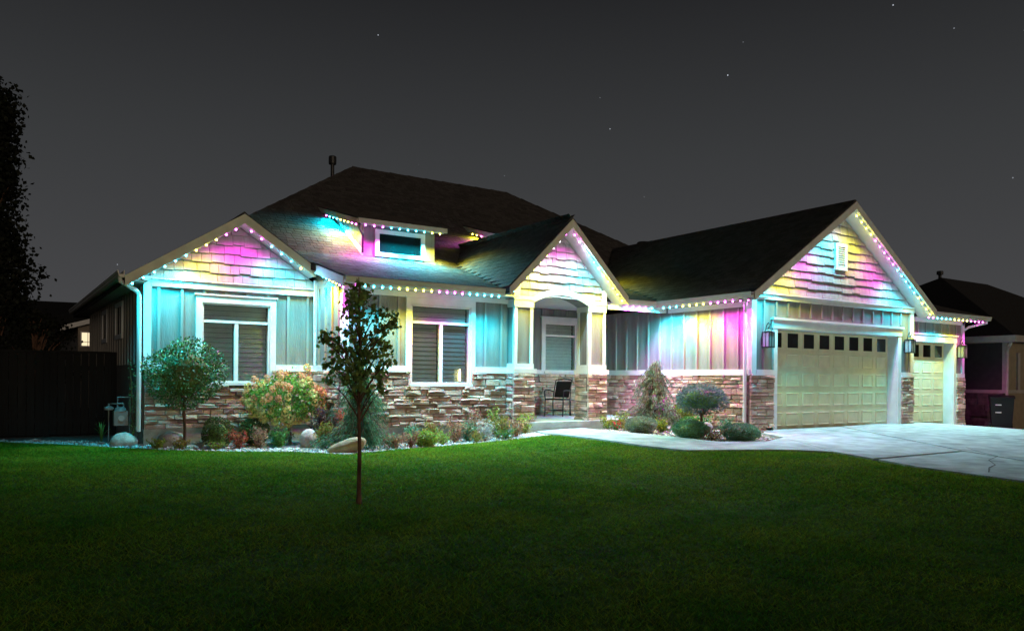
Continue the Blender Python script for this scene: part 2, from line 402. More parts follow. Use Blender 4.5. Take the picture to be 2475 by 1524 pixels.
def window(pl, u0, u1, z0, z1, trim=.11, transom=.33, mull=True, blinds=True, sill=True, dep=.07, mid=None, tz0=None, glass=None):
    b = MB(); tz = z0 if tz0 is None else tz0
    pbox(b, pl, u0 - trim, u0, -.01, .035, tz, z1 + trim * 1.25); pbox(b, pl, u1, u1 + trim, -.01, .035, tz, z1 + trim * 1.25)
    pbox(b, pl, u0, u1, -.01, .035, z1, z1 + trim * 1.25); pbox(b, pl, u0 - trim - .03, u1 + trim + .03, -.01, .055, z1 + trim * 1.25, z1 + trim * 1.25 + .03)
    f = .035
    pbox(b, pl, u0, u0 + f, -dep - .03, .01, z0, z1); pbox(b, pl, u1 - f, u1, -dep - .03, .01, z0, z1)
    pbox(b, pl, u0 + f, u1 - f, -dep - .03, .01, z0, z0 + f); pbox(b, pl, u0 + f, u1 - f, -dep - .03, .01, z1 - f, z1)
    zt = z1 - transom if transom else z1 - f
    if transom: pbox(b, pl, u0 + f, u1 - f, -dep - .03, -.005, zt - .05, zt)
    um = mid if mid else (u0 + u1) / 2
    if mull: pbox(b, pl, um - .035, um + .035, -dep - .03, -.01, z0 + f, zt - (.05 if transom else 0))
    w = b.build('window', M['white'], H)
    if sill:
        s = MB(); pbox(s, pl, u0 - .03, u1 + .03, -.01, .075, z0 - .05, z0); s.build('sill', M['white'], w)
    zb = zt - (.05 if transom else 0)
    ps = [(u0 + f, um - .035, z0 + f, zb), (um + .035, u1 - f, z0 + f, zb)] if mull else [(u0 + f, u1 - f, z0 + f, zb)]
    if transom: ps.append((u0 + f, u1 - f, zt, z1 - f))
    for (a, c, d, e2) in ps:
        g = MB(); pbox(g, pl, a, c, -dep - .006, -dep, d, e2); g.build('pane', glass or M['glass'], w)
        if blinds:
            n = max(2, int((e2 - d) / .088)); hh = (e2 - d) / n
            for k in range(n):
                s = MB(); zc = d + hh * (k + .5); t = hh * .485
                A = [pt(pl, a + .012, -dep - .055, zc - t), pt(pl, a + .012, -dep - .063, zc - t + .004), pt(pl, a + .012, -dep - .080, zc + t), pt(pl, a + .012, -dep - .072, zc + t - .004)]
                vec = Vector(pt(pl, c - .012, 0, 0)) - Vector(pt(pl, a + .012, 0, 0))
                s.prism(A, vec); s.build('slat', M['blind'], w)
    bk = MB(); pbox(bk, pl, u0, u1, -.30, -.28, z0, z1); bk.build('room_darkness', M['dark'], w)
    return w

# ---- left gable wing
W1 = (3.38, 4.689, -.122, 1.421)
lw = wall('front_wall', ('y', YL), XL, XS, ZL, 1.667, [W1])
wt = .11
battens(lw, ('y', YL), XL + .1, XS - .1, ZL + .11, 1.667, holes=[(W1[0] - wt, W1[1] + wt, -1, W1[3] + .18)], ph=-.15)
stones(None, ('y', YL), XL, XS, -.99, ZL, [(W1[0] - .03, W1[1] + .03, W1[2] - .05, 2)])
window(('y', YL), *W1)
b = MB(); b.box(XL, XS + .1, YL, YL + .16, -1.4, -.99); b.box(XL + .16, XS, YL + .001, YL + .15, -.99, -.20); b.build('foundation', M['concrete'], H)
b = MB(); b.box(XL + .12, W1[0] - wt, YL - .045, YL - .001, ZL, ZL + .115); b.box(W1[1] + wt, XS - .01, YL - .045, YL - .001, ZL, ZL + .115)
b.box(XL + .10, W1[0] - wt, YL - .085, YL - .046, ZL - .015, ZL + .02); b.box(W1[1] + wt, XS - .01, YL - .085, YL - .046, ZL - .015, ZL + .02); b.build('ledge_trim', M['white'], H)
b = MB(); b.box(XL - .02, XL + .11, YL - .05, YL + .10, ZL - .01, 1.85); b.build('corner_board', M['white'], H)
b = MB(); b.box(XL + .11, XS - .002, YL - .055, YL - .001, 1.667, 1.82); b.box(XL + .11, XS - .002, YL - .085, YL - .056, 1.80, 1.825); b.build('trim_band', M['white'], H)
# left side wall
sw = wall('side_wall', ('x', XL), YL + .16, 25.3, -1.0, 1.74)
battens(sw, ('x', XL), YL + .1, 25.2, ZL + .1, 1.74)
wall('foundation', ('x', XL + .01), YL + .16, 25.3, -1.4, -1.0, m=M['concrete'])
for (a, c) in ((18.6, 19.5), (21.2, 22.0)):
    b = MB(); pl = ('x', XL)
    for q in ((a - .1, a, .8, 1.6), (c, c + .1, .8, 1.6), (a, c, 1.5, 1.6), (a, c, .8, .9)): pbox(b, pl, q[0], q[1], 0, .04, q[2], q[3])
    w = b.build('window', M['white'], H); g = MB(); pbox(g, pl, a, c, .005, .012, .9, 1.5); g.build('pane', M['dark'], w)

# ---- projecting middle bay
W2 = (7.045, 8.441, -.122, 1.485)
mw = wall('front_wall', ('y', Y2), XS, 9.39, ZL, ZS, [W2])
battens(mw, ('y', Y2), XS + .1, 9.38, ZL + .11, ZS - .11, holes=[(W2[0] - wt, W2[1] + wt, -1, W2[3] + .18)], ph=.1)
stones(None, ('y', Y2), XS - .08, 9.31, -.99, ZL, [(W2[0] - .03, W2[1] + .03, W2[2] - .05, 2)])
window(('y', Y2), *W2, mid=7.75)
b = MB(); b.box(XS, 9.39, Y2, Y2 + .16, -1.4, -.99); b.box(XS + .16, 9.39, Y2 + .001, Y2 + .15, -.99, -.20); b.build('foundation', M['concrete'], H)
b = MB(); b.box(XS - .05, W2[0] - wt, Y2 - .045, Y2 - .001, ZL, ZL + .115); b.box(W2[1] + wt, 9.38, Y2 - .045, Y2 - .001, ZL, ZL + .115)
b.box(XS - .06, W2[0] - wt, Y2 - .085, Y2 - .046, ZL - .015, ZL + .02); b.box(W2[1] + wt, 9.38, Y2 - .085, Y2 - .046, ZL - .015, ZL + .02); b.build('ledge_trim', M['white'], H)
b = MB(); b.box(XS - .02, 9.38, Y2 - .04, Y2 - .001, ZS - .12, ZS); b.build('frieze_board', M['white'], H)
es = MB(); zt = lambda y: 1.884 + .26 * (y - 13.71) - .18
es.prism([(XS, Y2 + .16, ZL), (XS, YL + .1, ZL), (XS, YL + .1, zt(YL + .1)), (XS, Y2 + .16, zt(Y2 + .16))], (.16, 0, 0))
es = es.build('bay_side_wall', M['board'], H)
battens(es, ('x', XS), Y2 + .02, YL - .02, ZL + .11, 1.80, sp=.36)
stones(None, ('x', XS), Y2, YL, -.99, ZL)
b = MB(); b.box(XS + .001, XS + .16, Y2 + .16, YL, -1.4, -.99); b.build('foundation', M['concrete'], H)
b = MB(); b.box(XS - .045, XS - .001, Y2 + .001, YL - .06, ZL, ZL + .115); b.build('ledge_trim', M['white'], H)
b = MB(); b.box(XS - .03, XS + .1, Y2 - .03, Y2 + .1, ZL + .12, ZS - .12); b.box(XS - .05, XS - .001, YL - .12, YL - .057, ZL + .12, 2.0); b.build('corner_board', M['white'], H)

# ---- porch
C1, C2, C3, C4, CB = 9.387, 9.878, 11.447, 11.952, 14.36
SL = -.945
b = MB(); b.box(9.39, 13.82, 13.74, 16.75, -1.3, SL); b.build('porch_slab', M['slab'], H)
for (a, c) in ((C1, C2), (C3, C4)):
    b = MB(); b.box(a + .025, c - .025, YP + .025, CB, ZL + .11, 1.72); col = b.build('porch_column', M['board'], H)
    t = MB(); s = .075
    for (p, q, d0, d1) in ((a, a + s, YP, YP + s), (c - s, c, YP, YP + s), (a, a + s, CB - s, CB), (c - s, c, CB - s, CB)): t.box(p, q, d0, d1, ZL + .115, 1.60)
    t.box(a - .012, c + .012, YP - .012, CB + .01, 1.55, 1.71); t.box(a - .012, c + .012, YP - .012, CB + .01, ZL + .09, ZL + .20); t.build('column_trim', M['white'], col)
    t = MB(); t.box(a - .06, c + .06, YP - .06, CB + .04, ZL - .01, ZL + .09); t.build('column_cap', M['white'], col)
    t = MB(); t.box(a + .01, c - .01, YP + .01, CB, -1.3, ZL - .01); cb = t.build('column_base', M['mortar'], col)
    # stones of the column belong straight to the house's stone work
    stones(None, ('y', YP), a - .07, c, -.97, ZL - .01); stones(None, ('x', a), YP - .05, CB, -.97, ZL - .01)
b = MB()
n = 14; av = []
for i in range(n + 1):
    x = C2 + (C3 - C2) * i / n; av.append((x, 1.665 + .21 * (1 - ((x - 10.6625) / .7845) ** 2)))
aw = MB()
for i in range(n):
    aw.prism([(av[i][0], YP + .03, av[i][1]), (av[i + 1][0], YP + .03, av[i + 1][1]), (av[i + 1][0], YP + .03, 2.05), (av[i][0], YP + .03, 2.05)], (0, .39, 0))
roofz = lambda x: 3.52 - .975 * abs(x - 10.585) - .2
aw.prism([(9.3, YP + .03, 1.72), (C2, YP + .03, 1.72), (C2, YP + .03, 2.05), (9.3, YP + .03, 2.05)], (0, .39, 0)); aw.prism([(C3, YP + .03, 1.72), (12.0, YP + .03, 1.72), (12.0, YP + .03, 1.93), (11.87, YP + .03, 2.05), (C3, YP + .03, 2.05)], (0, .39, 0))
aw.prism([(9.3, YP + .03, 2.05), (11.87, YP + .03, 2.05), (10.585, YP + .03, roofz(10.585))], (0, .12, 0))
pg = aw.build('porch_gable_wall', M['board'], H)
t = MB()
for i in range(n):
    t.prism([(av[i][0], YP - .02, av[i][1]), (av[i + 1][0], YP - .02, av[i + 1][1]), (av[i + 1][0], YP - .02, av[i + 1][1] + .13), (av[i][0], YP - .02, av[i][1] + .13)], (0, .045, 0))
t.box(C1 - .02, C2, YP - .02, YP + .025, 1.712, 1.80); t.box(C3, C4 + .02, YP - .02, YP + .025, 1.712, 1.80)
t.build('arch_trim', M['white'], H)
t = MB(); t.box(C4 - .13, C4 + .01, YP - .022, YP + .024, 1.802, 2.06); t.box(C1 - .02, C1 + .13, YP - .022, YP + .024, 1.802, 2.02); t.build('corner_board', M['white'], H)
# porch inside
pb = wall('porch_back_wall', ('y', 16.75), 9.39, XG, SL, 1.85, [(12.24, 13.30, .20, 1.49)])
battens(pb, ('y', 16.75), 9.4, XG, ZL + .11, 1.85, holes=[(12.13, 13.41, -1, 1.7)], ph=.3)
window(('y', 16.75), 12.24, 13.30, .20, 1.49, mull=False, transom=.31, tz0=.12)
stones(None, ('y', 16.75), 9.5, XG - .05, SL, ZL)
b = MB(); b.box(9.5, XG - .02, 16.70, 16.749, ZL, ZL + .11); b.build('ledge_trim', M['white'], H)
b = MB(); b.box(9.2, 13.8, 14.33, 16.75, 1.86, 1.90); b.build('porch_ceiling', M['soffit'], H)
b = MB(); b.box(9.23, 9.389, Y2 + .16, 16.75, -.99, 1.86); b.build('porch_side_wall', M['board'], H)
# ---- court wall (side of the garage wing)
cw = wall('court_wall', ('x', XG), YG + .1, 16.75, ZL, ZS)
battens(cw, ('x', XG), YG + .15, 16.7, ZL + .11, ZS - .11)
stones(None, ('x', XG), YG + .02, 16.7, -1.05, ZL)
b = MB(); b.box(XG + .001, XG + .16, YG + .1, 16.75, -1.4, ZL - .001); b.build('foundation', M['concrete'], H)
b = MB(); b.box(XG - .045, XG - .001, YG + .001, 16.7, ZL, ZL + .115); b.box(XG - .085, XG - .046, YG - .02, 16.7, ZL - .015, ZL + .02); b.build('ledge_trim', M['white'], H)
b = MB(); b.box(XG - .04, XG - .001, YG + .1, 13.75, ZS - .12, ZS); b.box(11.97, 13.78, 13.80, 13.88, ZS - .11, ZS - .002); b.build('frieze_board', M['white'], H)

# ---- garage
GX0, GX1, GZ0, GZ1 = 14.67, 19.55, -1.125, 1.173
gw = wall('garage_front_wall', ('y', YG), XG, 20.25, ZL, 1.80, [(GX0, GX1, -2, GZ1)], th=.22)
battens(gw, ('y', YG), XG + .17, 20.2, ZL + .11, 1.80, sp=.42, holes=[(GX0 - .13, GX1 + .13, -2, 1.45)], ph=.05)
b = MB(); b.box(XG, GX0, YG, YG + .22, -1.4, ZL - .001); b.box(GX1, 20.25, YG, YG + .22, -1.4, ZL - .001); b.build('foundation', M['concrete'], H)
stones(None, ('y', YG), XG - .08, GX0 - .13, -1.05, ZL); stones(None, ('y', YG), GX1 + .14, 20.27, -1.10, ZL)
b = MB(); b.box(GX0 - .13, GX0, YG - .04, YG + .001, GZ0 - .02, GZ1); b.box(GX1, GX1 + .14, YG - .04, YG + .001, GZ0 - .02, GZ1); b.box(GX0 - .15, GX1 + .16, YG - .05, YG + .001, GZ1, GZ1 + .19); b.box(GX0 - .19, GX1 + .20, YG - .085, YG + .001, GZ1 + .19, GZ1 + .235)
b.box(GX1 - .012, GX1 + .004, YG + .002, YG + .25, GZ0 - .02, GZ1); b.box(GX0 - .004, GX0 + .012, YG + .002, YG + .25, GZ0 - .02, GZ1); b.box(GX0 + .012, GX1 - .012, YG + .002, YG + .25, GZ1 - .012, GZ1 + .004)
b.build('garage_door_trim', M['white'], H)
b = MB(); b.box(XG + .14, GX0 - .135, YG - .05, YG - .001, ZL, ZL + .115); b.box(GX1 + .145, 20.20, YG - .05, YG - .001, ZL, ZL + .115); b.box(XG - .05, GX0 - .135, YG - .09, YG - .051, ZL - .015, ZL + .02); b.box(GX1 + .145, 20.27, YG - .09, YG - .051, ZL - .015, ZL + .02); b.build('ledge_trim', M['white'], H)
b = MB(); b.box(XG - .03, XG + .13, YG - .04, YG + .09, ZL + .02, 1.80); b.box(20.13, 20.28, YG - .04, YG + .24, ZL + .12, 1.80); b.build('corner_board', M['white'], H)
b = MB(); b.box(XG - .03, 20.28, YG - .055, YG - .001, 1.80, 1.93); b.box(XG - .03, 20.28, YG - .09, YG - .056, 1.915, 1.94); b.build('trim_band', M['white'], H)
def garage_door(x0, x1, y, z0, z1, cols):
    rows = 5; rh = (z1 - z0) / rows; cwid = (x1 - x0) / cols
    b = MB()
    for r in range(rows): b.box(x0, x1, y, y + .05, z0 + r * rh + .006, z0 + (r + 1) * rh - .006)
    b.box(x0, x1, y + .012, y + .05, z0, z1)
    d = b.build('garage_door', M['door'], H)
    for r in range(rows):
        for c in range(cols):
            a0, a1 = x0 + c * cwid + .075, x0 + (c + 1) * cwid - .075; c0, c1 = z0 + r * rh + .075, z0 + (r + 1) * rh - .075
            p = MB()
            if r < rows - 1:
                q = .035
                v = [(a0, y - .001, c0), (a1, y - .001, c0), (a1, y - .001, c1), (a0, y - .001, c1), (a0 + .012, y - .014, c0 + .012), (a1 - .012, y - .014, c0 + .012), (a1 - .012, y - .014, c1 - .012), (a0 + .012, y - .014, c1 - .012),
                     (a0 + q, y - .005, c0 + q), (a1 - q, y - .005, c0 + q), (a1 - q, y - .005, c1 - q), (a0 + q, y - .005, c1 - q)]
                f = [(8, 9, 10, 11)]
                for k in range(4): f += [(k, (k + 1) % 4, 4 + (k + 1) % 4, 4 + k), (4 + k, 4 + (k + 1) % 4, 8 + (k + 1) % 4, 8 + k)]
                p.add(v, f); p.build('panel', M['door'], d)
            else:
                a0 += .03; a1 -= .03; c0 -= .015; c1 += .015
                p.box(a0 - .035, a1 + .035, y - .012, y - .001, c0 - .035, c0); p.box(a0 - .035, a1 + .035, y - .012, y - .001, c1, c1 + .035); p.box(a0 - .035, a0, y - .012, y - .001, c0, c1); p.box(a1, a1 + .035, y - .012, y - .001, c0, c1)
                p.build('pane_frame', M['door'], d)
                g = MB(); g.box(a0, a1, y - .004, y - .001, c0, c1); g.build('pane', M['dpane'], d)
    return d
M['dpane'] = mat('garage_pane', (.012, .012, .010), .12, .05, spec=.5)
garage_door(GX0 + .012, GX1 - .012, YG + .25, GZ0, GZ1 - .012, 8)
# single bay
YS = 11.51; SX0, SX1, SX2 = 20.40, 22.84, 23.40
sg = wall('single_bay_wall', ('y', YS), 20.27, SX2, ZL, ZS, [(SX0, SX1, -2, 1.10)], th=.22)
battens(sg, ('y', YS), 20.3, SX2, ZL + .11, ZS - .1, sp=.40, holes=[(SX0 - .12, SX1 + .12, -2, 1.34)], ph=.2)
stones(None, ('y', YS), SX1 + .13, SX2 + .04, -1.25, ZL)
b = MB(); b.box(SX1, SX2, YS, YS + .22, -1.5, ZL - .001); b.box(SX2 - .16, SX2, YS + .22, 25.5, -1.6, ZS); b.build('foundation', M['concrete'], H)
b = MB(); b.box(SX1, SX1 + .13, YS - .04, YS + .001, -1.3, 1.10); b.box(SX0 - .1, SX1 + .15, YS - .05, YS + .001, 1.10, 1.28); b.box(SX0 - .1, SX1 + .18, YS - .08, YS + .001, 1.28, 1.32)
b.box(SX1 - .012, SX1 + .004, YS + .002, YS + .26, -1.3, 1.10); b.box(SX0, SX1 - .012, YS + .002, YS + .26, 1.088, 1.104); b.build('garage_door_trim', M['white'], H)
b = MB(); b.box(SX1 + .135, SX2 + .03, YS - .05, YS - .001, ZL, ZL + .115); b.build('ledge_trim', M['white'], H)
b = MB(); b.box(SX2 - .10, SX2 + .03, YS - .04, YS + .10, ZL + .12, ZS); b.build('corner_board', M['white'], H)
b = MB(); b.box(20.3, SX2 + .02, YS - .04, YS - .001, ZS - .11, ZS); b.build('frieze_board', M['white'], H)
garage_door(SX0, SX1 - .012, YS + .25, -1.20, 1.088, 4)

# ---- gables with shakes
def clip(poly, a, b_, c):
    """keep a*x+b*z<=c"""
    out = []
    for i in range(len(poly)):
        p, q = poly[i], poly[(i + 1) % len(poly)]; dp = a * p[0] + b_ * p[1] - c; dq = a * q[0] + b_ * q[1] - c
        if dp <= 0: out.append(p)
        if (dp < 0 < dq) or (dq < 0 < dp):
            t = dp / (dp - dq); out.append((p[0] + (q[0] - p[0]) * t, p[1] + (q[1] - p[1]) * t))
    return out
def shakes(parent, y, xa, za, pitch, x0, x1, zb, course, wr, hole=None):
    z = zb; k = 0
    while z < za:
        x = x0 - random.uniform(0, .15)
        while x < x1:
            w = random.uniform(*wr); dz = random.choice((-.018, -.005, .009)); pr = random.uniform(.034, .042)
            p = [(x + .004, z + dz), (x + w - .004, z + dz), (x + w - .004, z + course + .03), (x + .004, z + course + .03)]
            p = clip(p, pitch, 1, za + pitch * xa); 
            if p: p = clip(p, -pitch, 1, za - pitch * xa)
            if p: p = clip(p, -1, 0, -x0)
            if p: p = clip(p, 1, 0, x1)
            if p and hole and all(hole(q) for q in p): p = None
            if p and len(p) > 2:
                zz = [q[1] for q in p]
                if max(zz) - min(zz) > .02:
                    f = [(q[0], y - .010 - pr * (1 - (q[1] - z) / (course + .03)), q[1]) for q in p]; bk = [(q[0], y - .0005, q[1]) for q in p]
                    n = len(p); m = MB(); m.add(f + bk, [tuple(range(n))] + [(i, (i + 1) % n, n + (i + 1) % n, n + i) for i in range(n)]); m.build('shake', M['shake'], parent)
            x += w
        z += course; k += 1
b = MB(); xa = 4.052; rz = lambda x: 3.143 - .648 * abs(x - xa) - .2
b.prism([(XL, YL, 1.667), (XS, YL, 1.667), (XS, YL, rz(XS)), (xa, YL, rz(xa)), (XL, YL, rz(XL))], (0, .16, 0)); gl = b.build('gable_wall', M['board'], H)
shakes(gl, YL, xa, 3.143 - .2, .648, XL + .1, XS - .05, 1.83, .185, (.16, .34))
b = MB(); xa = 16.97; rz2 = lambda x: 4.259 - .656 * abs(x - xa) - .2
b.prism([(XG, YG, 1.80), (20.25, YG, 1.80), (20.25, YG, rz2(20.25)), (xa, YG, rz2(xa)), (XG, YG, rz2(XG))], (0, .16, 0)); gg = b.build('gable_wall', M['board'], H)
shakes(gg, YG, xa, 4.259 - .2, .656, XG + .05, 20.2, 1.945, .20, (.22, .46))
shakes(pg, YP + .03, 10.585, 3.32, .975, 9.52, 11.82, 1.81, .175, (.16, .32), hole=lambda q: q[1] < 1.665 + .21 * (1 - ((q[0] - 10.6625) / .7845) ** 2) + .05)
# louvred gable vent
b = MB(); vx = 17.0; y = YG - .045
for q in ((vx - .23, vx - .15, 2.66, 3.30), (vx + .15, vx + .23, 2.66, 3.30), (vx - .15, vx + .15, 2.66, 2.74), (vx - .15, vx + .15, 3.22, 3.30)): b.box(q[0], q[1], y - .04, y + .04, q[2], q[3])
gv = b.build('gable_vent', M['white'], H)
for k in range(9):
    s = MB(); z = 2.76 + k * .052; s.prism([(vx - .15, y - .035, z), (vx - .15, y - .03, z + .006), (vx - .15, y + .03, z + .05), (vx - .15, y + .03, z + .044)], (.3, 0, 0)); s.build('louvre', M['white'], gv)
b = MB(); b.box(vx - .15, vx + .15, y + .03, y + .04, 2.74, 3.22); b.build('vent_backing', M['dark'], gv)

# ---- roofs
SHING = []
def roof(name, pts, th=.13, ex=None, up=None, under=True):
    """pts 3D polygon of one roof plane; ex: horizontal eave direction"""
    b = MB(); b.prism([(p[0], p[1], p[2] - .015) for p in pts], (0, 0, -th)); r = b.build(name, M['roof'], H)
    if ex is None: return r
    P = [Vector(p) for p in pts]; ex = Vector(ex).normalized()
    nrm = Vector((0, 0, 0))
    for i in range(1, len(P) - 1): nrm += (P[i] - P[0]).cross(P[i + 1] - P[0])
    nrm.normalize()
    if nrm.z < 0: nrm = -nrm
    upv = nrm.cross(ex); 
    if upv.z < 0: upv = -upv
    o = min(P, key=lambda p: p.z)
    Q = [((p - o).dot(ex), (p - o).dot(upv)) for p in P]
    u0, u1 = min(q[0] for q in Q), max(q[0] for q in Q); v1 = max(q[1] for q in Q)
    v = -.02; row = 0
    while v < v1 - .03:
        u = u0 - random.uniform(0, .3)
        while u < u1:
            w = random.uniform(.13, .24)
            c = (u + w / 2, v + .075)
            poly = None
            ins = [inpoly(x, y, Q) for x, y in ((u + .02, v + .03), (u + w - .02, v + .03), (u + .02, v + .12), (u + w - .02, v + .12))]
            a0, a1 = u, u + w
            if not all(ins):
                ok = [uu for uu in (u + w * k / 12 for k in range(13)) if inpoly(uu, v + .03, Q) and inpoly(uu, min(v + .13, v1 - .005), Q)]
                a0, a1 = (min(ok), max(ok)) if len(ok) > 2 else (0, 0)
            if a1 - a0 > .02:
                t = random.uniform(.005, .010); dv = random.choice((-.012, 0, .008))
                A = lambda uu, vv, h: o + ex * uu + upv * vv + nrm * h
                SHING.append((r, nrm, [A(a0 + .004, v + dv, t + .004), A(a1 - .004, v + dv, t + .004), A(a1 - .004, v + .16, .006), A(a0 + .004, v + .16, .006), A(a0 + .004, v + dv, -.012), A(a1 - .004, v + dv, -.012)]))
            u += w
        v += .142; row += 1
    return r
zl_ = lambda y: 1.884 + .26 * (y - 13.71); zu = lambda y: 2.83 + .667 * (y - 17.35)
roof('left_roof_slope', [(1.98, 15.34, 1.80), (4.052, 15.34, 3.143), (4.052, 17.82, 3.143), (9.3, 22.88, 6.52), (1.98, 25.7, 1.80)])
roof('gable_roof_slope', [(4.052, 15.34, 3.143), (5.34, 15.34, 2.308), (4.535, 17.35, 2.83), (4.052, 17.82, 3.143)], ex=(0, 1, 0))
roof('lower_roof', [(5.44, 13.71, 1.884), (8.94, 13.71, 1.884), (8.96, 13.87, zl_(13.87)), (9.877, 17.35, 2.83), (4.535, 17.35, 2.83), (5.34, 15.34, zl_(15.34)), (5.44, 15.09, zl_(15.09))], ex=(1, 0, 0))
roof('lower_roof', [(12.23, 13.71, 1.884), (13.35, 13.71, 1.884), (14.79, 17.35, 2.83), (11.293, 17.35, 2.83), (12.21, 13.87, zl_(13.87))], ex=(1, 0, 0))
roof('main_roof', [(4.535, 17.35, 2.83), (14.79, 17.35, 2.83), (16.97, 19.49, 4.259), (19.15, 17.35, 2.83), (20.85, 17.35, 2.83), (15.0, 22.88, 6.52), (9.3, 22.88, 6.52), (4.052, 17.82, 3.143)], ex=(1, 0, 0))
roof('right_roof_slope', [(15, 22.88, 6.52), (20.85, 17.35, 2.83), (22.4, 17.35, 1.86), (22.4, 25.7, 1.86)])
roof('back_roof_slope', [(9.3, 22.88, 6.52), (15, 22.88, 6.52), (22.4, 25.7, 1.86), (1.98, 25.7, 1.80)])
roof('garage_roof_left', [(13.36, 10.81, 1.893), (16.97, 10.81, 4.259), (16.97, 19.49, 4.259), (14.79, 17.35, 2.83), (13.35, 13.71, 1.884)], ex=(0, 1, 0))
roof('garage_roof_right', [(16.97, 10.81, 4.259), (20.58, 10.81, 1.893), (20.58, 17.0, 1.893), (19.15, 17.35, 2.83), (16.97, 19.49, 4.259)])
roof('porch_roof_left', [(8.949, 13.48, 1.925), (10.585, 13.48, 3.52), (10.585, 18.38, 3.52), (9.877, 17.35, 2.83), (8.949, 13.87, 1.925)], ex=(0, 1, 0))
roof('porch_roof_right', [(12.221, 13.48, 1.925), (10.585, 13.48, 3.52), (10.585, 18.38, 3.52), (11.293, 17.35, 2.83), (12.221, 13.87, 1.925)], ex=(0, 1, 0))
roof('single_bay_roof', [(20.62, 11.06, 1.88), (23.9, 11.06, 1.88), (21.9, 13.06, 2.60), (19.4, 13.06, 2.60)], ex=(1, 0, 0))
roof('single_bay_roof_side', [(23.9, 11.06, 1.88), (23.9, 25, 1.88), (21.9, 23, 2.60), (21.9, 13.06, 2.60)])
roof('single_bay_roof_top', [(19.4, 13.06, 2.60), (21.9, 13.06, 2.60), (21.9, 23, 2.60), (20.0, 23, 2.60)])
def rake(x0, z0, xa_, za_, yf, yw, overh=.0):
    """one sloped barge: fascia + soffit, from low (x0,z0) to apex"""
    b = MB(); dz = .02
    b.prism([(x0, yf - .03, z0 - dz), (xa_, yf - .03, za_ - dz), (xa_, yf - .03, za_ - .205), (x0, yf - .03, z0 - .205)], (0, .03, 0)); b.build('fascia', M['fascia'], H)
    b = MB(); b.prism([(x0, yf, z0 - .165), (xa_, yf, za_ - .165), (xa_, yf, za_ - .185), (x0, yf, z0 - .185)], (0, yw - yf - .002, 0)); b.build('soffit', M['soffit'], H)
rake(1.98, 1.80, 4.052, 3.143, 15.34, YL); rake(5.47, 2.224, 4.052, 3.143, 15.34, YL)
rake(8.949, 1.925, 10.585, 3.52, 13.48, YP + .03); rake(12.221, 1.925, 10.585, 3.52, 13.48, YP + .03)
rake(13.36, 1.893, 16.97, 4.259, 10.81, YG); rake(20.58, 1.893, 16.97, 4.259, 10.81, YG)
# bay rake (runs back along Y)
b = MB(); b.prism([(5.41, 13.71, 1.864), (5.41, 15.40, zl_(15.40) - .02), (5.41, 15.40, zl_(15.40) - .20), (5.41, 13.71, 1.684)], (.03, 0, 0)); b.build('fascia', M['soffit'], H)
b = MB(); b.prism([(5.44, 13.73, 1.70), (5.44, 15.75, zl_(15.75) - .18), (5.44, 15.75, zl_(15.75) - .165), (5.44, 13.73, 1.715)], (.20, 0, 0)); b.build('soffit', M['soffit'], H)
for p, q, n_ in (((16.97, 10.81, 4.259), (16.97, 19.4, 4.259), (1, 0, 0)), ((10.585, 13.48, 3.52), (10.585, 18.3, 3.52), (1, 0, 0)), ((9.3, 22.88, 6.52), (15, 22.88, 6.52), (0, 1, 0)), ((4.052, 17.82, 3.143), (9.3, 22.88, 6.52), (.70, -.72, 0)), ((15, 22.88, 6.52), (20.6, 17.6, 3.0), (.70, .72, 0)), ((4.052, 15.34, 3.143), (4.052, 17.82, 3.143), (1, 0, 0))):
    p = Vector(p); q = Vector(q); n_ = Vector(n_); k = int((q - p).length / .3); dn = Vector((0, 0, -.075)) if p.z == q.z else Vector((0, 0, -.045))
    for i in range(k):
        a = p.lerp(q, i / k); c = p.lerp(q, (i + 1.06) / k); z = Vector((0, 0, .012 if i % 2 else .018)); b = MB()
        b.add([a + n_ * .11 + dn + z, a + z * 1.6, a - n_ * .11 + dn + z, c + n_ * .11 + dn + z * .4, c + z * .6, c - n_ * .11 + dn + z * .4], [(0, 1, 4, 3), (1, 2, 5, 4), (0, 2, 1), (0, 3, 5, 2)]); b.build('ridge_cap', M['shingle'], H)
def gutter(p, q, out):
    """horizontal gutter from p to q (x,y), out: outward dir"""
    p = Vector((*p, 0)); q = Vector((*q, 0)); o = Vector((*out, 0))
    prof = [(0, 1.868), (0, 1.745), (.075, 1.745), (.10, 1.775), (.10, 1.805), (.115, 1.83), (.115, 1.868), (.10, 1.868), (.085, 1.80), (.02, 1.80), (.015, 1.868)]
    b = MB(); b.prism([p + o * d + Vector((0, 0, z)) for d, z in prof], q - p); b.build('gutter', M['gutter'], H)
def soff(x0, x1, y0, y1, z=ZS):
    b = MB(); b.box(x0, x1, y0, y1, z, z + .015); b.build('soffit', M['soffit'], H)
gutter((5.42, 13.71), (8.93, 13.71), (0, -1)); soff(5.645, 9.36, 13.71, Y2 - .002)
gutter((12.25, 13.71), (13.34, 13.71), (0, -1)); soff(12.23, 13.80, 13.71, 14.33)
gutter((13.36, 10.82), (13.36, 13.70), (-1, 0)); soff(13.36, XG - .002, 10.82, 14.0, ZS + .016)
gutter((20.62, 11.06), (23.9, 11.06), (0, -1)); soff(20.6, 23.9, 11.06, YS - .002); soff(SX2 + .003, 23.9, YS, 25)
gutter((1.98, 15.36), (1.98, 25.7), (-1, 0)); soff(1.98, XL - .002, 15.36, 25.7, ZS - .03)
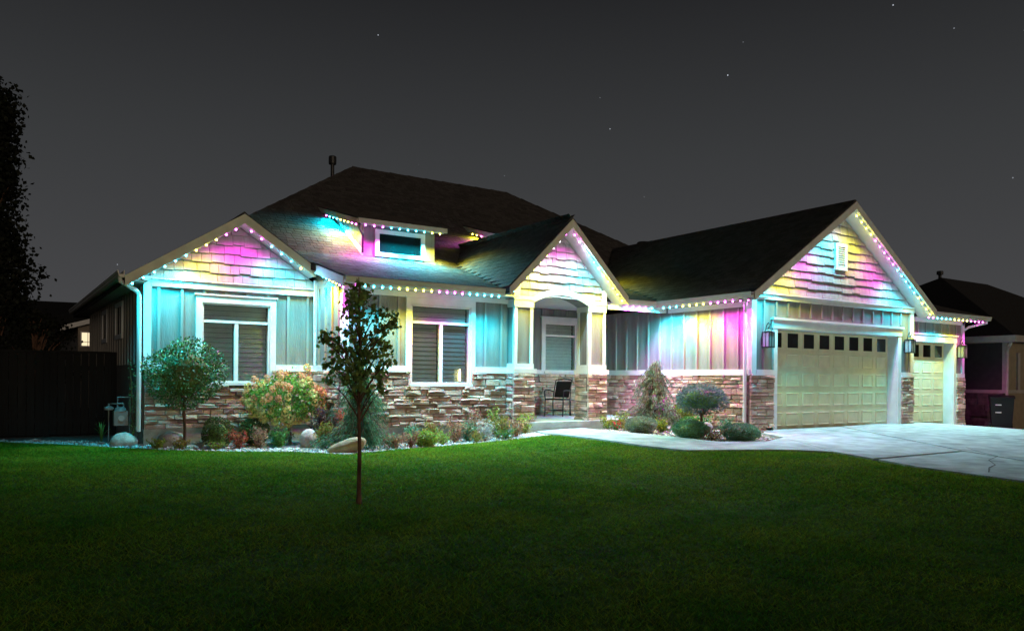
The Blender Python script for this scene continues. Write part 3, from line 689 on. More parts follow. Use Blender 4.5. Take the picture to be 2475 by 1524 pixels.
for (a, c, zb) in (((1.92, 15.46), (2.27, 15.70), -1.02), ((13.29, 10.98), (13.72, 11.34), -1.05)):
    b = MB(); b.tube([(a[0], a[1], 1.76), (a[0], a[1], 1.69), (a[0] + (c[0] - a[0]) * .85, a[1] + (c[1] - a[1]) * .85, 1.55), (c[0], c[1], 1.47), (c[0], c[1], zb)], .04, 8); b.build('downspout', M['spout'], H)
b = MB(); b.tube([(23.75, 11.0, 1.76), (23.75, 11.0, 1.70), (23.5, 11.4, 1.58), (23.47, 11.5, 1.5)], .035, 8); b.build('downspout', M['spout'], H)
# ---- dormers
def dormer(dx, yw=17.45):
    x0, x1 = 7.38 + dx, 9.30 + dx; zt = 3.70; sl = .279
    zr = lambda y: 3.72 + sl * (y - 17.1) - .15
    b = MB(); b.box(x0, x1, yw, yw + .14, 2.75, zr(yw)); dw_ = b.build('dormer_wall', M['board'], H)
    for xx in (x0, x1 - .12):
        b = MB(); b.prism([(xx, yw + .14, zu(yw) - .1), (xx, yw + .14, zr(yw + .14)), (xx, 19.7, zr(19.7)), (xx, 19.75, zu(19.7) - .1)], (.12, 0, 0)); b.build('dormer_side_wall', M['board'], H)
    b = MB()
    b.prism([(x0 - .03, yw, zu(yw) - .05), (x0 - .03, 19.5, zu(19.5) - .05), (x0 - .03, 19.5, zu(19.5) + .1), (x0 - .03, yw, zu(yw) + .14)], (.028, 0, 0)); b.build('skirt_board', M['white'], H)
    for u in (x0 + .30, x1 - .30):
        b = MB(); b.box(u - .02, u + .02, yw - .018, yw, 2.95, 3.55); b.build('batten', M['batten'], dw_)
    b = MB(); pl = ('y', yw); wa, wb, wz0, wz1 = x0 + .40, x1 - .40, 3.02, 3.47
    for q in ((wa - .11, wa, wz0 - .1, wz1 + .1), (wb, wb + .11, wz0 - .1, wz1 + .1), (wa, wb, wz0 - .1, wz0), (wa, wb, wz1, wz1 + .1)): pbox(b, pl, q[0], q[1], 0, .05, q[2], q[3])
    w = b.build('window', M['white'], H); g = MB(); pbox(g, pl, wa, wb, .004, .012, wz0, wz1); g.build('pane', M['dormpane'], w)
    r = roof('dormer_roof', [(x0 - .29, 17.1, 3.72), (x1 + .14, 17.1, 3.72), (x1 + .14, 19.8, 4.473), (x0 - .29, 19.8, 4.473)], th=.10, ex=(1, 0, 0))
    b = MB(); b.box(x0 - .29, x1 + .14, 17.04, 17.098, 3.60, 3.71); b.build('fascia', M['fascia'], H)
    b = MB(); b.prism([(x0 - .31, 17.1, 3.70), (x0 - .31, 19.7, 4.42), (x0 - .31, 19.7, 4.30), (x0 - .31, 17.1, 3.58)], (.02, 0, 0)); b.build('fascia', M['fascia'], H)
    b = MB(); b.prism([(x0 - .285, 17.1, 3.60), (x0 - .285, 19.5, 4.27), (x0 - .285, 19.5, 4.285), (x0 - .285, 17.1, 3.615)], (x1 - x0 + .42, 0, 0)); b.build('soffit', M['soffit'], H)
M['dormpane'] = mat('dormer_pane', (.004, .012, .012), .10, .05, spec=.35)
dormer(0); dormer(4.36)
b = MB(); b.tube([(7.12, 17.06, 3.58), (7.15, 17.15, 3.50), (7.33, 17.36, 3.38), (7.33, 17.36, 2.95)], .028, 6); b.build('downspout', M['iron'], H)
# ---- roof vents
for (x, y, z0, z1, r, cap) in ((8.4, 22.2, 5.8, 6.54, .055, .24), (17.3, 18.36, 3.95, 4.38, .10, .10)):
    b = MB(); b.lathe([(r * 1.8, z0), (r, z0 + .12), (r, z1 - cap)], (x, y, 0)); b.lathe([(r * 1.9, z1 - cap), (r * 2.1, z1 - cap + .04), (r * 2.1, z1 - .03), (r * 1.8, z1)], (x, y, 0)); b.build('roof_vent', M['iron'], H)

# ---- shingles: the 300 that show largest as parts, the rest as one part of each slope
def showsize(c, n, area):
    d = c.dot(_f); return 0 if d < 1 else area * max(0, -n.dot(c.normalized())) / d ** 2 if abs(c.dot(_r)) / d < .66 else 0
SF = [(0, 1, 2, 3), (4, 5, 1, 0), (4, 0, 3), (1, 5, 2)]
ks = sorted(range(len(SHING)), key=lambda i: -showsize(SHING[i][2][0], SHING[i][1], (SHING[i][2][1] - SHING[i][2][0]).length))
best = set(ks[:300]); rest = {}
for i, (r, n, v) in enumerate(SHING):
    if i in best:
        m = MB(); m.add(v, SF); m.build('shingle', M['shingle'], r, fix=False)
    else: rest.setdefault(r.name, (r, MB()))[1].add(v, SF)
for r, m in rest.values(): m.build('shingles', M['shingle'], r, kind='stuff', fix=False)
# ---- ledge stones
UNIT = []
for k in range(14):
    j = lambda s: random.uniform(-s, s)
    m = MB(); o = [(-.5, 0, -.5), (.5, 0, -.5), (.5, 0, .5), (-.5, 0, .5)]
    mid = [(x * (.985 + j(.012)), -.62 + j(.15), z * (.94 + j(.04))) for x, _, z in o]
    fr = [(x * (.90 + j(.06)), -.92 + j(.22), z * (.74 + j(.10))) for x, _, z in o]
    m.add(o + mid + fr + [(j(.2), -1.0 + j(.2), j(.15))], [(a, (a + 1) % 4, 4 + (a + 1) % 4, 4 + a) for a in range(4)] + [(4 + a, 4 + (a + 1) % 4, 8 + (a + 1) % 4, 8 + a) for a in range(4)] + [(8 + a, 8 + (a + 1) % 4, 12) for a in range(4)])
    UNIT.append(m.mesh('stone', M['stone']))
def stone_c(s): return Vector(pt(s[1], (s[2] + s[3]) / 2, .03, (s[4] + s[5]) / 2))
ks = sorted(range(len(STONES)), key=lambda i: -showsize(stone_c(STONES[i]), Vector((0, -1, 0)) if STONES[i][1][0] == 'y' else Vector((-1, 0, 0)), (STONES[i][3] - STONES[i][2]) * (STONES[i][5] - STONES[i][4])))
best = set(ks[:300]); rest = {}
for i, s in enumerate(STONES):
    me = random.choice(UNIT); th = random.uniform(.04, .085); g = .004
    mt = Matrix.Translation(Vector(pt(s[1], (s[2] + s[3]) / 2, .018, (s[4] + s[5]) / 2))) @ Matrix.Rotation(0 if s[1][0] == 'y' else -PI / 2, 4, 'Z') @ Matrix.Diagonal((s[3] - s[2] - g, th, s[5] - s[4] - g, 1))
    if i in best:
        o = bpy.data.objects.new('stone', me); COL.objects.link(o); o.parent = s[0]
        o.matrix_parent_inverse = Matrix.Translation(-WOFF[s[0].name]); o.matrix_basis = mt
    else:
        m = rest.setdefault(s[0].name, (s[0], MB()))[1]
        m.add([mt @ v.co for v in me.vertices], [tuple(p.vertices) for p in me.polygons])
for r, m in rest.values(): m.build('stones', M['stone'], r, kind='stuff', fix=False)

# ================================================================== LIGHT STRINGS
GRP = 'coloured light strings under the eaves'
bm_ = MB(); bm_.ball((0, 0, 0), .018, 8, 6); BULB = {k: bm_.mesh('bulb', BULBM[k], True) for k in BULBM}
def lights(label, p, q, seq, off=(0, 0, 0), power=1.0, beam=142, out=(0, -1), tilt=13, blend=1.0):
    p = Vector(p); q = Vector(q); cols = ''.join(a[0] * int(a[1:]) for a in seq.split()); n = len(cols)
    t = thing('light_string', label, 'string lights', p, 0, GRP)
    d = (q - p).normalized(); tr = MB(); tr.tube([p + Vector((0, 0, .024)), q + Vector((0, 0, .024))], .010, 4); tr.build('track', M['track'], t)
    for i, c in enumerate(cols):
        w = p + (q - p) * ((i + .5) / n)
        link('bulb', BULB[c], t, w)
        l = bpy.data.lights.new('bulb_light', 'SPOT'); l.energy = LED_POWER * power * LED_GAIN[c]; l.color = BULBC[c]; l.shadow_soft_size = .02
        l.spot_size = math.radians(beam); l.spot_blend = blend
        lo = bpy.data.objects.new('bulb_light', l); COL.objects.link(lo); lo.parent = t; lo.location = w - p + Vector((0, 0, -.024)) + Vector(off)
        lo.rotation_euler = Vector((out[0] * math.sin(math.radians(tilt)), out[1] * math.sin(math.radians(tilt)), -math.cos(math.radians(tilt)))).to_track_quat('-Z', 'Y').to_euler()
f1 = 15.40; zL = lambda x: 3.143 - .648 * abs(x - 4.052) - .235
lights('light string up the left slope of the leftmost gable', (2.02, f1, zL(2.02)), (4.0, f1, zL(4.0)), 'c6 y3 m2', beam=160, tilt=5, power=.72)
lights('light string down the right slope of the leftmost gable', (4.10, f1, zL(4.10)), (5.28, f1, zL(5.28)), 'm2 c3 y1', beam=160, tilt=5, power=.72)
lights('short light string under the side eave behind the young tree', (5.50, 15.1, zl_(15.1) - .22), (5.50, 13.85, 1.67), 'c2 y3 m2', out=(-1, 0))
lights('light string along the straight eave above the double window', (5.6, 13.76, 1.715), (8.95, 13.76, 1.715), 'm1 c4 y5 m4 c5', power=1.0)
zP = lambda x: 3.52 - .975 * abs(x - 10.585) - .235
lights('light string up the left slope of the porch gable', (9.0, 13.54, zP(9.0)), (10.54, 13.54, zP(10.54)), 'c1 y5 w2 m1', beam=158, tilt=7, power=.75)
lights('light string down the right slope of the porch gable', (10.63, 13.54, zP(10.63)), (12.17, 13.54, zP(12.17)), 'm1 w1 c3 y6', beam=158, tilt=7, power=.85)
lights('short light string on the eave just right of the porch gable', (12.35, 13.76, 1.715), (13.35, 13.76, 1.715), 'm4 c1', power=2.1, out=(0, 1), tilt=28, beam=160)
lights('light string on the side eave between porch and double garage', (13.43, 13.65, 1.715), (13.43, 10.92, 1.715), 'c3 y4 m6', out=(-1, .3), beam=172, tilt=12, blend=.6)
zG = lambda x: 4.259 - .656 * abs(x - 16.97) - .235
lights('light string up the left slope of the garage gable', (13.45, 10.87, zG(13.45)), (16.92, 10.87, zG(16.92)), 'c5 y4 m4 c3 w1', beam=154, tilt=13, power=.8)
lights('light string down the right slope of the garage gable', (17.02, 10.87, zG(17.02)), (20.52, 10.87, zG(20.52)), 'y4 m5 c5 y4', beam=154, tilt=13, power=.8)
lights('light string on the eave above the single garage door', (20.7, 11.12, 1.715), (23.85, 11.12, 1.715), 'm2 c4 y4 m4', power=.7)
lights('light string on the side eave of the left dormer', (7.14, 19.4, 4.17), (7.14, 17.2, 3.57), 'm1 c3 y3 m2', power=.85, beam=160, out=(-1, 0), tilt=20, blend=.6)
lights('light string across the front eave of the left dormer', (7.2, 17.15, 3.575), (9.4, 17.15, 3.575), 'm3 c5 y2', power=1.9, beam=132, tilt=16, blend=.7)
lights('light string on the side eave of the right dormer', (11.50, 19.4, 4.17), (11.50, 17.2, 3.57), 'y2 m4 c3', power=1.2, beam=160, out=(-1, 0), tilt=20, blend=.6)
lights('light string across the front eave of the right dormer', (11.56, 17.15, 3.575), (13.76, 17.15, 3.575), 'c5 y5', power=2.2, beam=130, tilt=12, blend=.7)

# ================================================================== FURNITURE OF THE PLACE
def lantern(x, y, z, label):
    t = thing('wall_lantern', label, 'wall lamp', (x, y, z - .25), 0, 'black lanterns beside the garage doors')
    def P(b, n, m): b.v = [(p[0], p[1], p[2] + .25) for p in b.v]; return b.build(n, m, t, local=True)
    b = MB(); b.box(-.06, .06, .10, .14, -.12, .12); P(b, 'wall_plate', M['iron'])
    b = MB(); b.tube([(0, .11, .05), (0, .05, .30), (0, 0, .36), (0, -.05, .33), (0, -.03, .27), (0, 0, .25)], .010, 6); b.tube([(0, .11, -.02), (0, .06, .10), (0, .0, .14)], .01, 6); b.tube([(0, .1, -.12), (0, .03, -.20), (0, .0, -.18)], .008, 6); P(b, 'bracket', M['iron'])
    b = MB(); b.lathe([(.02, .25), (.03, .22), (.11, .175), (.115, .16)], n=4); b.box(-.10, .10, -.10, .10, -.19, -.165)
    for sx in (-1, 1):
        for sy in (-1, 1): b.box(sx * .09 - .008, sx * .09 + .008, sy * .09 - .008, sy * .09 + .008, -.165, .16)
    for s in (-1, 1): b.box(-.09, .09, s * .09 - .006, s * .09 + .006, .14, .16); b.box(s * .09 - .006, s * .09 + .006, -.09, .09, .14, .16); b.box(-.006, .006, s * .091 - .005, s * .091 + .005, -.165, .16); b.box(s * .091 - .005, s * .091 + .005, -.006, .006, -.165, .16)
    P(b, 'cage', M['iron'])
    b = MB(); b.box(-.083, .083, -.083, .083, -.164, .14); P(b, 'glass', M['frost'])
lantern(14.22, 11.12, .91, 'unlit black lantern on the wall left of the double garage door')
lantern(19.92, 11.12, .93, 'unlit black lantern on the stone pier between the two garage doors')
lantern(23.10, 11.37, .87, 'unlit black lantern at the right end beyond the single garage door')

# porch chair and table
t = thing('patio_chair', 'black metal armchair with slatted back on the porch', 'chair', (12.02, 15.85, SL), math.radians(-62))
b = MB()
for s in (-1, 1):
    l = MB(); l.tube([(s * .25, -.24, 0), (s * .25, -.23, .22), (s * .25, -.22, .43), (s * .26, -.24, .64)], .013, 6); l.build('leg', M['iron'], t, local=True)
    l = MB(); l.tube([(s * .25, .26, 0), (s * .24, .22, .25), (s * .24, .22, .43), (s * .23, .29, .70), (s * .22, .36, .92)], .013, 6); l.build('leg', M['iron'], t, local=True)
    l = MB(); l.tube([(s * .26, -.24, .64), (s * .275, -.10, .66), (s * .27, .10, .65), (s * .235, .26, .62)], .015, 6); l.build('arm', M['iron'], t, local=True)
l = MB(); l.tube([(-.25, -.02, .14), (.25, -.02, .14)], .009, 5); l.tube([(-.25, -.24, .16), (.25, -.24, .16)], .009, 5); l.build('stretcher', M['iron'], t, local=True)
l = MB(); l.box(-.25, .25, -.24, .23, .41, .445); l.build('seat', M['iron'], t, local=True)
l = MB(); l.prism([(-.21, .235, .47), (-.21, .255, .47), (-.19, .36, .88), (-.19, .345, .88)], (.40, 0, 0)); l.tube([(-.22, .36, .92), (0, .385, .95), (.22, .36, .92)], .014, 6); l.build('backrest', M['iron'], t, local=True)
t = thing('patio_table', 'low pale topped table beside the black porch chair', 'table', (12.75, 15.75, SL))
l = MB(); l.box(-.30, .30, -.25, .25, .38, .43); l.build('table_top', M['spout'], t, local=True)
for sx in (-1, 1):
    for sy in (-1, 1): l = MB(); l.tube([(sx * .26, sy * .21, 0), (sx * .24, sy * .2, .38)], .013, 6); l.build('leg', M['iron'], t, local=True)
# lamp in the middle window
t = thing('candle_lamp', 'small glowing candle lamp behind the glass of the middle window', 'lamp', (8.22, Y2 + .045, -.087))
l = MB(); l.lathe([(.028, 0), (.028, .015), (.012, .03)], n=10); l.build('lamp_base', M['iron'], t, local=True)
l = MB(); l.lathe([(.014, .03), (.017, .06), (.017, .20), (.010, .25), (.002, .28)], n=8); l.build('flame_tube', M['lampglow'], t, local=True)

# gas meter
t = thing('gas_meter', 'grey gas meter with pipes against the dark left side wall', 'gas meter', (2.06, 16.4, -1.27))
l = MB(); l.box(-.12, .12, -.09, .09, .33, .60); l.lathe([(.11, .60), (.09, .66), (.03, .68)], n=10); l.build('meter_body', M['meter'], t, local=True)
l = MB(); l.lathe([(.07, 0), (.085, .02), (.085, .05), (.03, .08)], (-.20, -.02, .62), 10); l.build('regulator', M['meter'], t, local=True)
l = MB(); l.tube([(-.05, 0, .66), (-.05, 0, .86), (.12, 0, .86), (.16, 0, .86), (.16, 0, .10), (.28, 0, .10)], .016, 6); l.tube([(.05, 0, .66), (.05, 0, .74), (-.20, 0, .74), (-.20, 0, 0)], .016, 6); l.build('pipe', M['meter'], t, local=True)
l = MB(); l.lathe([(.055, 0), (.055, .02)], (0, 0, .47), 12); l.v = [(p[0], -.09 - (p[2] - .47), .47 + p[1]) for p in l.v]; l.build('dial', M['frost'], t, local=True)

# fence: posts, rails and single boards
t = thing('wooden_fence', 'dark board fence with a top rail left of the house', 'fence', (-.4, 18.95, -1.28))
FZ0, FZ1 = -1.25, .47
for x in (-3.05, -.65, .98, 2.25):
    l = MB(); l.box(x - .05, x + .05, 18.93, 19.03, -1.35, FZ1 + .04); l.build('post', M['fence'], t)
for (a, c) in ((-3.0, -.7), (-.6, .93), (1.03, 2.2)):
    l = MB(); l.box(a, c, 18.90, 19.03, FZ1, FZ1 + .045); l.build('rail', M['fence'], t); l = MB(); l.box(a, c, 18.965, 19.0, -1.0, -.9); l.box(a, c, 18.965, 19.0, .1, .2); l.build('rail', M['fence'], t)
    n = int((c - a) / .14); w = (c - a) / n
    for k in range(n):
        l = MB(); yy = 18.93 + random.uniform(-.006, .004); l.box(a + k * w + .005, a + (k + 1) * w - .005, yy, yy + .02, FZ0 + random.uniform(-.01, .01), FZ1 - .002); l.build('board', M['fence'], t)

# wheelie bin
t = thing('wheelie_bin', 'black wheelie bin with pale stickers beside the neighbouring house', 'bin', (24.95, 11.15, -1.40), math.radians(-62))
l = MB(); l.add([(x * (.25 if z < .5 else .30), y * (.27 if z < .5 else .34), z) for z in (0.06, .92) for x, y in ((-1, -1), (1, -1), (1, 1), (-1, 1))], [(3, 2, 1, 0), (4, 5, 6, 7), (0, 1, 5, 4), (1, 2, 6, 5), (2, 3, 7, 6), (3, 0, 4, 7)]); l.build('bin_body', M['bin'], t, local=True)
l = MB(); l.prism([(-.32, -.37, .92), (-.32, .36, .92), (-.32, .36, .98), (-.32, 0, 1.02), (-.32, -.37, .96)], (.64, 0, 0)); l.build('lid', M['bin'], t, local=True)
for s in (-1, 1):
    l = MB(); l.lathe([(.11, -.03), (.11, .03)], n=14); l.v = [(s * .27 + p[2], .27 + p[0], .11 + p[1]) for p in l.v]; l.build('wheel', M['bin'], t, local=True)
l = MB(); l.tube([(-.25, .40, .90), (.25, .40, .90)], .016, 6); l.build('handle', M['bin'], t, local=True)
for z in (.5, .72):
    l = MB(); l.box(-.17, -.02, -.315 - (z - .5) * .08, -.300 - (z - .5) * .08, z, z + .03); l.build('sticker', M['label'], t, local=True)

# neighbouring house on the right
NH = thing('neighbour_house', 'dark unlit neighbouring house with hipped roof beyond the driveway', 'house', (25.5, 11.3, -1.4))
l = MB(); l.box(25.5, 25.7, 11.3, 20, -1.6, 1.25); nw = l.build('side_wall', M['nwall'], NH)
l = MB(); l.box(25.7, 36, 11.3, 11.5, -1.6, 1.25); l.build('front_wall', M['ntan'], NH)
l = MB()
nz = lambda d: 1.40 + .56 * d
for poly in ([(25.05, 10.85, 1.4), (37, 10.85, 1.4), (33, 15.3, 3.89), (29.5, 15.3, 3.89)], [(25.05, 10.85, 1.4), (29.5, 15.3, 3.89), (25.05, 20, 1.4)], [(25.05, 20, 1.4), (29.5, 15.3, 3.89), (33, 15.3, 3.89), (37, 20, 1.4)], [(37, 10.85, 1.4), (33, 15.3, 3.89), (37, 20, 1.4)]): l.prism(poly, (0, 0, -.10))
l.build('roof', M['roof'], NH)
l = MB(); l.box(25.0, 25.06, 10.80, 20, 1.20, 1.39); l.box(25.06, 37, 10.80, 10.86, 1.20, 1.39); l.box(25.06, 25.5, 10.86, 20, 1.20, 1.22); l.build('gutter', M['ntrim'], NH)
l = MB(); l.box(25.45, 25.51, 11.25, 20, -.33, -.23); l.box(25.45, 25.56, 11.24, 11.36, -.23, 1.2); l.box(25.56, 36, 11.24, 11.3, -.33, -.23); l.box(26.2, 26.35, 11.24, 11.3, -.23, .9); l.build('trim_board', M['ntrim'], NH)
l = MB(); l.tube([(25.1, 10.95, 1.2), (25.12, 11.0, 1.12), (25.38, 11.18, .98), (25.4, 11.2, .88), (25.4, 11.2, -1.4)], .045, 8); l.build('downspout', M['ntrim'], NH)
nb = MB(); nb.box(25.44, 25.5, 11.3, 16.5, -1.6, -.33); nb = nb.build('stone_base', M['mortar'], NH)
z = -1.55
while z < -.36:
    y = 11.3; h = random.choice((.14, .18, .22)); h = min(h, -.335 - z)
    while y < 14.2:
        w = random.uniform(.25, .55); m = MB(); m.box(25.39 + random.uniform(-.02, .02), 25.445, y, y + w - .012, z, z + h - .012); m.build('stone', M['nstone'] if 'nstone' in M else M.setdefault('nstone', mat('neighbour_stone', (.08, .06, .06), .9, .2, 8, .7, 40, island=.35)), nb); y += w
    z += h
l = MB(); l.lathe([(.06, 3.7), (.06, 4.0), (.12, 4.02), (.12, 4.13), (.09, 4.15)], (29.6, 15.4, 0), 8); l.build('roof_vent', M['iron'], NH)

# house seen over the back fence
BH = thing('back_house', 'pale house far behind the fence with one lit window', 'house', (3, 36, -1.3))
l = MB(); l.box(2.95, 12, 36, 36.2, -1.5, 2.0); l.prism([(2.95, 36, 2.0), (12, 36, 2.0), (7.4, 36, 3.3)], (0, .2, 0)); l.box(2.95, 3.15, 36.2, 46, -1.5, 2.0); l.build('wall', M['bwall'], BH)
l = MB(); l.prism([(2.3, 35.5, 1.95), (7.4, 35.5, 3.6), (7.4, 46, 3.6), (2.3, 46, 1.95)], (0, 0, -.15)); l.prism([(12.6, 35.5, 1.95), (7.4, 35.5, 3.6), (7.4, 46, 3.6), (12.6, 46, 1.95)], (0, 0, -.15)); l.build('roof', M['roof'], BH)
l = MB(); l.prism([(2.3, 35.45, 1.94), (7.4, 35.45, 3.59), (7.4, 35.45, 3.40), (2.3, 35.45, 1.75)], (0, .04, 0)); l.build('fascia', M['white'], BH)
l = MB(); 
for q in ((3.03, 3.08, 1.15, 1.78), (3.42, 3.47, 1.15, 1.78), (3.08, 3.42, 1.73, 1.78), (3.08, 3.42, 1.15, 1.2), (3.29, 3.31, 1.2, 1.73), (3.08, 3.42, 1.34, 1.36)): l.box(q[0], q[1], 35.95, 36, q[2], q[3])
w = l.build('window', M['white'], BH); l = MB(); l.box(3.08, 3.42, 35.975, 35.985, 1.2, 1.73); l.build('pane', M['litwin'], w)

# hills on the skyline
l = MB(); n = 60; v = []; f = []
for i in range(n):
    a = math.radians(-80 + 200 * i / (n - 1)); h = 46 + 6 * math.sin(i * .9) + 3 * math.sin(i * 2.3)
    for (rr, hh) in ((420, -10), (520, h * .75), (560, h), (700, -10)): v.append((math.sin(a) * rr, math.cos(a) * rr, hh))
for i in range(n - 1):
    for k in range(3): f.append((i * 4 + k, i * 4 + 4 + k, i * 4 + 5 + k, i * 4 + 1 + k))
l.add(v, f); structure(l.build('hills', M['hill']))

# ================================================================== PLANTS
def leaves(C, D, size, m, name='crown', asp=.55, fold=.25, jit=.3):
    """C centres (n,3); D leaf directions; returns a mesh of folded leaves, four corners each"""
    n = len(C); D = D / (np.linalg.norm(D, axis=1, keepdims=True) + 1e-9)
    A = np.cross(D, RNG.normal(size=(n, 3))); A /= np.linalg.norm(A, axis=1, keepdims=True) + 1e-9
    Nn = np.cross(D, A); s = (size * (1 + RNG.uniform(-jit, jit, n)))[:, None]
    base = C - D * s * .5; tip = C + D * s * .5; l = C + A * s * asp * .5 + Nn * s * fold * .5; r = C - A * s * asp * .5 + Nn * s * fold * .5
    V = np.stack([base, l, tip, r], 1).reshape(-1, 3); i = np.arange(n) * 4
    Fc = np.concatenate([np.stack([i, i + 1, i + 2], 1), np.stack([i, i + 2, i + 3], 1)])
    return npmesh(name, V, Fc, m)
def shell(n, c, r, inner=.72, up=.15, lump=.10, k=5):
    """points near the surface of a lumpy ellipsoid, with outward leaf directions"""
    d = RNG.normal(size=(n, 3)); d /= np.linalg.norm(d, axis=1, keepdims=True)
    ph = RNG.uniform(0, 6.28, (k, 3)); fr = RNG.uniform(2, 5, (k, 3)); L_ = sum(np.sin((d * fr[i] + ph[i]).sum(1)) for i in range(k)) / k
    rad = (inner + (1 - inner) * RNG.uniform(0, 1, n) ** .5) * (1 + lump * 2 * L_)
    C = np.array(c) + d * rad[:, None] * np.array(r)
    D = d * .6 + RNG.normal(size=(n, 3)) * .6 + np.array([0, 0, up]); return C, D
def put(name, me, parent): return link(name, me, parent, (0, 0, 0), local=True)
def flw(name, me, parent):
    o = put(name, me, parent); o['kind'] = 'stuff'
def core(t, c, r, m):
    b = MB(); b.ball(c, r, 12, 8, .06); b.build('inner_foliage', m, t, local=True)
def ball_shrub(pos, r, h, m, label, n=1500, size=.035, group=None, cat='shrub', asp=.5, extra=None, name='ball_shrub'):
    z = G(*pos) - .02; t = thing(name, label, cat, (*pos, z), 0, group); rz_ = h / 2; n = int(n * 1.8)
    core(t, (0, 0, rz_ * .9), (r * .62, r * .62, rz_ * .66), M['leaf_dark'])
    put('foliage', leaves(*shell(n, (0, 0, rz_), (r, r, rz_), .70, .15, .05), size * 1.15, m, 'foliage', asp), t)
    s = MB()
    for k in range(3):
        a = 2.1 * k; s.tube([(.02 * math.cos(a), .02 * math.sin(a), -.02), (r * .3 * math.cos(a), r * .3 * math.sin(a), h * .45)], [.012, .006], 5)
    s.build('stem', M['bark'], t, local=True)
    if extra:
        em, en, es_ = extra; C, D = shell(en, (0, 0, rz_ * 1.05), (r * 1.03, r * 1.03, rz_ * 1.03), .95, .5); C = C[C[:, 2] > rz_ * .6]; D = D[:len(C)]
        flw('flowers', leaves(C, D, es_, em, 'flowers', .9), t)
    return t
def clump(pos, w, h, m, label, n=260, size=.05, cat='plant', extra=None, name='garden_plant', asp=.35, group=None):
    z = G(*pos) - .02; t = thing(name, label, cat, (*pos, z), 0, group)
    s = MB(); C = []; D = []
    n = int(n * 1.7); w *= 1.22; h *= 1.25
    for k in range(9):
        a = RNG.uniform(0, 6.28); q = RNG.uniform(.2, 1); e = Vector((math.cos(a) * w * .5 * q, math.sin(a) * w * .5 * q, h * RNG.uniform(.6, 1)))
        s.tube([(0, 0, 0), (e.x * .45, e.y * .45, e.z * .6), tuple(e)], [.006, .005, .003], 4)
        for i in range(n // 9):
            u = RNG.uniform(.15, 1.05); C.append(np.array([e.x * u, e.y * u, e.z * u]) + RNG.normal(size=3) * np.array([.12, .12, .07]) * w * .8); D.append(RNG.normal(size=3) + np.array([e.x, e.y, .25]) * 1.5)
    C = np.array(C); C[:, 2] = np.abs(C[:, 2]) + .01
    put('foliage', leaves(C, np.array(D), size * 1.35, m, 'foliage', asp), t); s.build('stem', M['bark'], t, local=True)
    if extra:
        em, en, es_ = extra; C2 = C[RNG.choice(len(C), en)] + np.array([0, 0, .03]) + RNG.normal(size=(en, 3)) * .02; flw('flowers', leaves(C2, RNG.normal(size=(en, 3)) + np.array([0, 0, .6]), es_, em, 'flowers', .9), t)
    return t
def spiky(pos, w, h, m, label, n=14, name='strap_leaf_plant', wid=.035):
    z = G(*pos) - .02; t = thing(name, label, 'plant', (*pos, z))
    for k in range(n):
        a = 2 * PI * k / n + random.uniform(-.2, .2); q = random.uniform(.35, 1); hh = h * random.uniform(.7, 1) * (1.1 - q * .4); d = Vector((math.cos(a), math.sin(a), 0)); sd = Vector((-d.y, d.x, 0)) * wid
        P_ = [d * (w * .5 * q * u ** 1.4) + Vector((0, 0, hh * (u * 1.5 - .5 * u * u * (1.0 + q * .5)))) for u in (0, .35, .7, 1)]; ws = (.6, 1, .8, .05)
        v = []
        for p, s_ in zip(P_, ws): v += [p - sd * s_ * .5, p + Vector((0, 0, -.2 * wid)), p + sd * s_ * .5]
        f = []
        for i in range(3):
            for j in (0, 1): f.append((i * 3 + j, i * 3 + j + 1, i * 3 + 4 + j, i * 3 + 3 + j))
        l = MB(); l.add(v, f); l.build('leaf', m, t, local=True, fix=False)
    return t
def boulder(pos, r, m, label, sink=.3, rz=0, tilt=0):
    z = G(*pos); r = tuple(.84 * q for q in r); b = MB(); b.ball((0, 0, 0), r, 16, 10, .0)
    ph = [random.uniform(0, 6) for _ in range(6)]
    v = []
    for p in b.v:
        q = Vector(p); k = 1 + .09 * math.sin(q.x / r[0] * 2.3 + ph[0]) + .08 * math.sin(q.y / r[1] * 2.9 + ph[1]) + .07 * math.sin(q.z / r[2] * 3.1 + ph[2]) + .03 * math.sin(q.x / r[0] * 7 + ph[3]) * math.sin(q.z / r[2] * 6 + ph[4])
        v.append(Matrix.Rotation(rz, 3, 'Z') @ Matrix.Rotation(tilt, 3, 'Y') @ (q * k))
    b.v = v; o = b.build('boulder', m, None, smooth=True); o.location = (*pos, z + r[2] * (1 - sink)); tag(o, label, 'rock', 'boulders in the planting bed'); return o

# --- lawn tree
TX, TY = 3.46, 8.25; TZ = G(TX, TY)
t = thing('young_tree', 'young tree with dark lobed leaves and slim straight trunk on the lawn', 'tree', (TX, TY, TZ))
l = MB(); l.tube([(0, .01, -.05), (.0, 0, .03), (0, 0, .10), (.005, 0, .6), (-.008, .01, 1.2), (.0, 0, 1.8), (-.01, .01, 2.3), (-.02, 0, 2.55)], [.045, .034, .026, .021, .018, .014, .009, .004], 10); l.build('trunk', M['bark'], t, local=True, smooth=True)
CL = [(560, 110, 50), (480, 200, 80), (620, 220, 75), (430, 330, 90), (600, 340, 95), (500, 450, 105), (640, 520, 100), (800, 430, 85), (900, 470, 75), (850, 600, 100), (930, 560, 55), (240, 680, 75), (165, 720, 50), (330, 760, 80), (450, 640, 100), (580, 700, 120), (720, 740, 85), (860, 780, 85), (260, 850, 80), (420, 850, 110), (580, 880, 120), (740, 900, 100), (880, 960, 75), (180, 985, 60), (300, 1020, 70), (450, 1000, 110), (620, 1040, 115), (780, 1060, 80), (190, 1150, 50), (470, 1150, 100), (620, 1180, 105), (760, 1200, 70), (830, 1250, 40), (520, 1270, 75), (640, 1290, 50)]
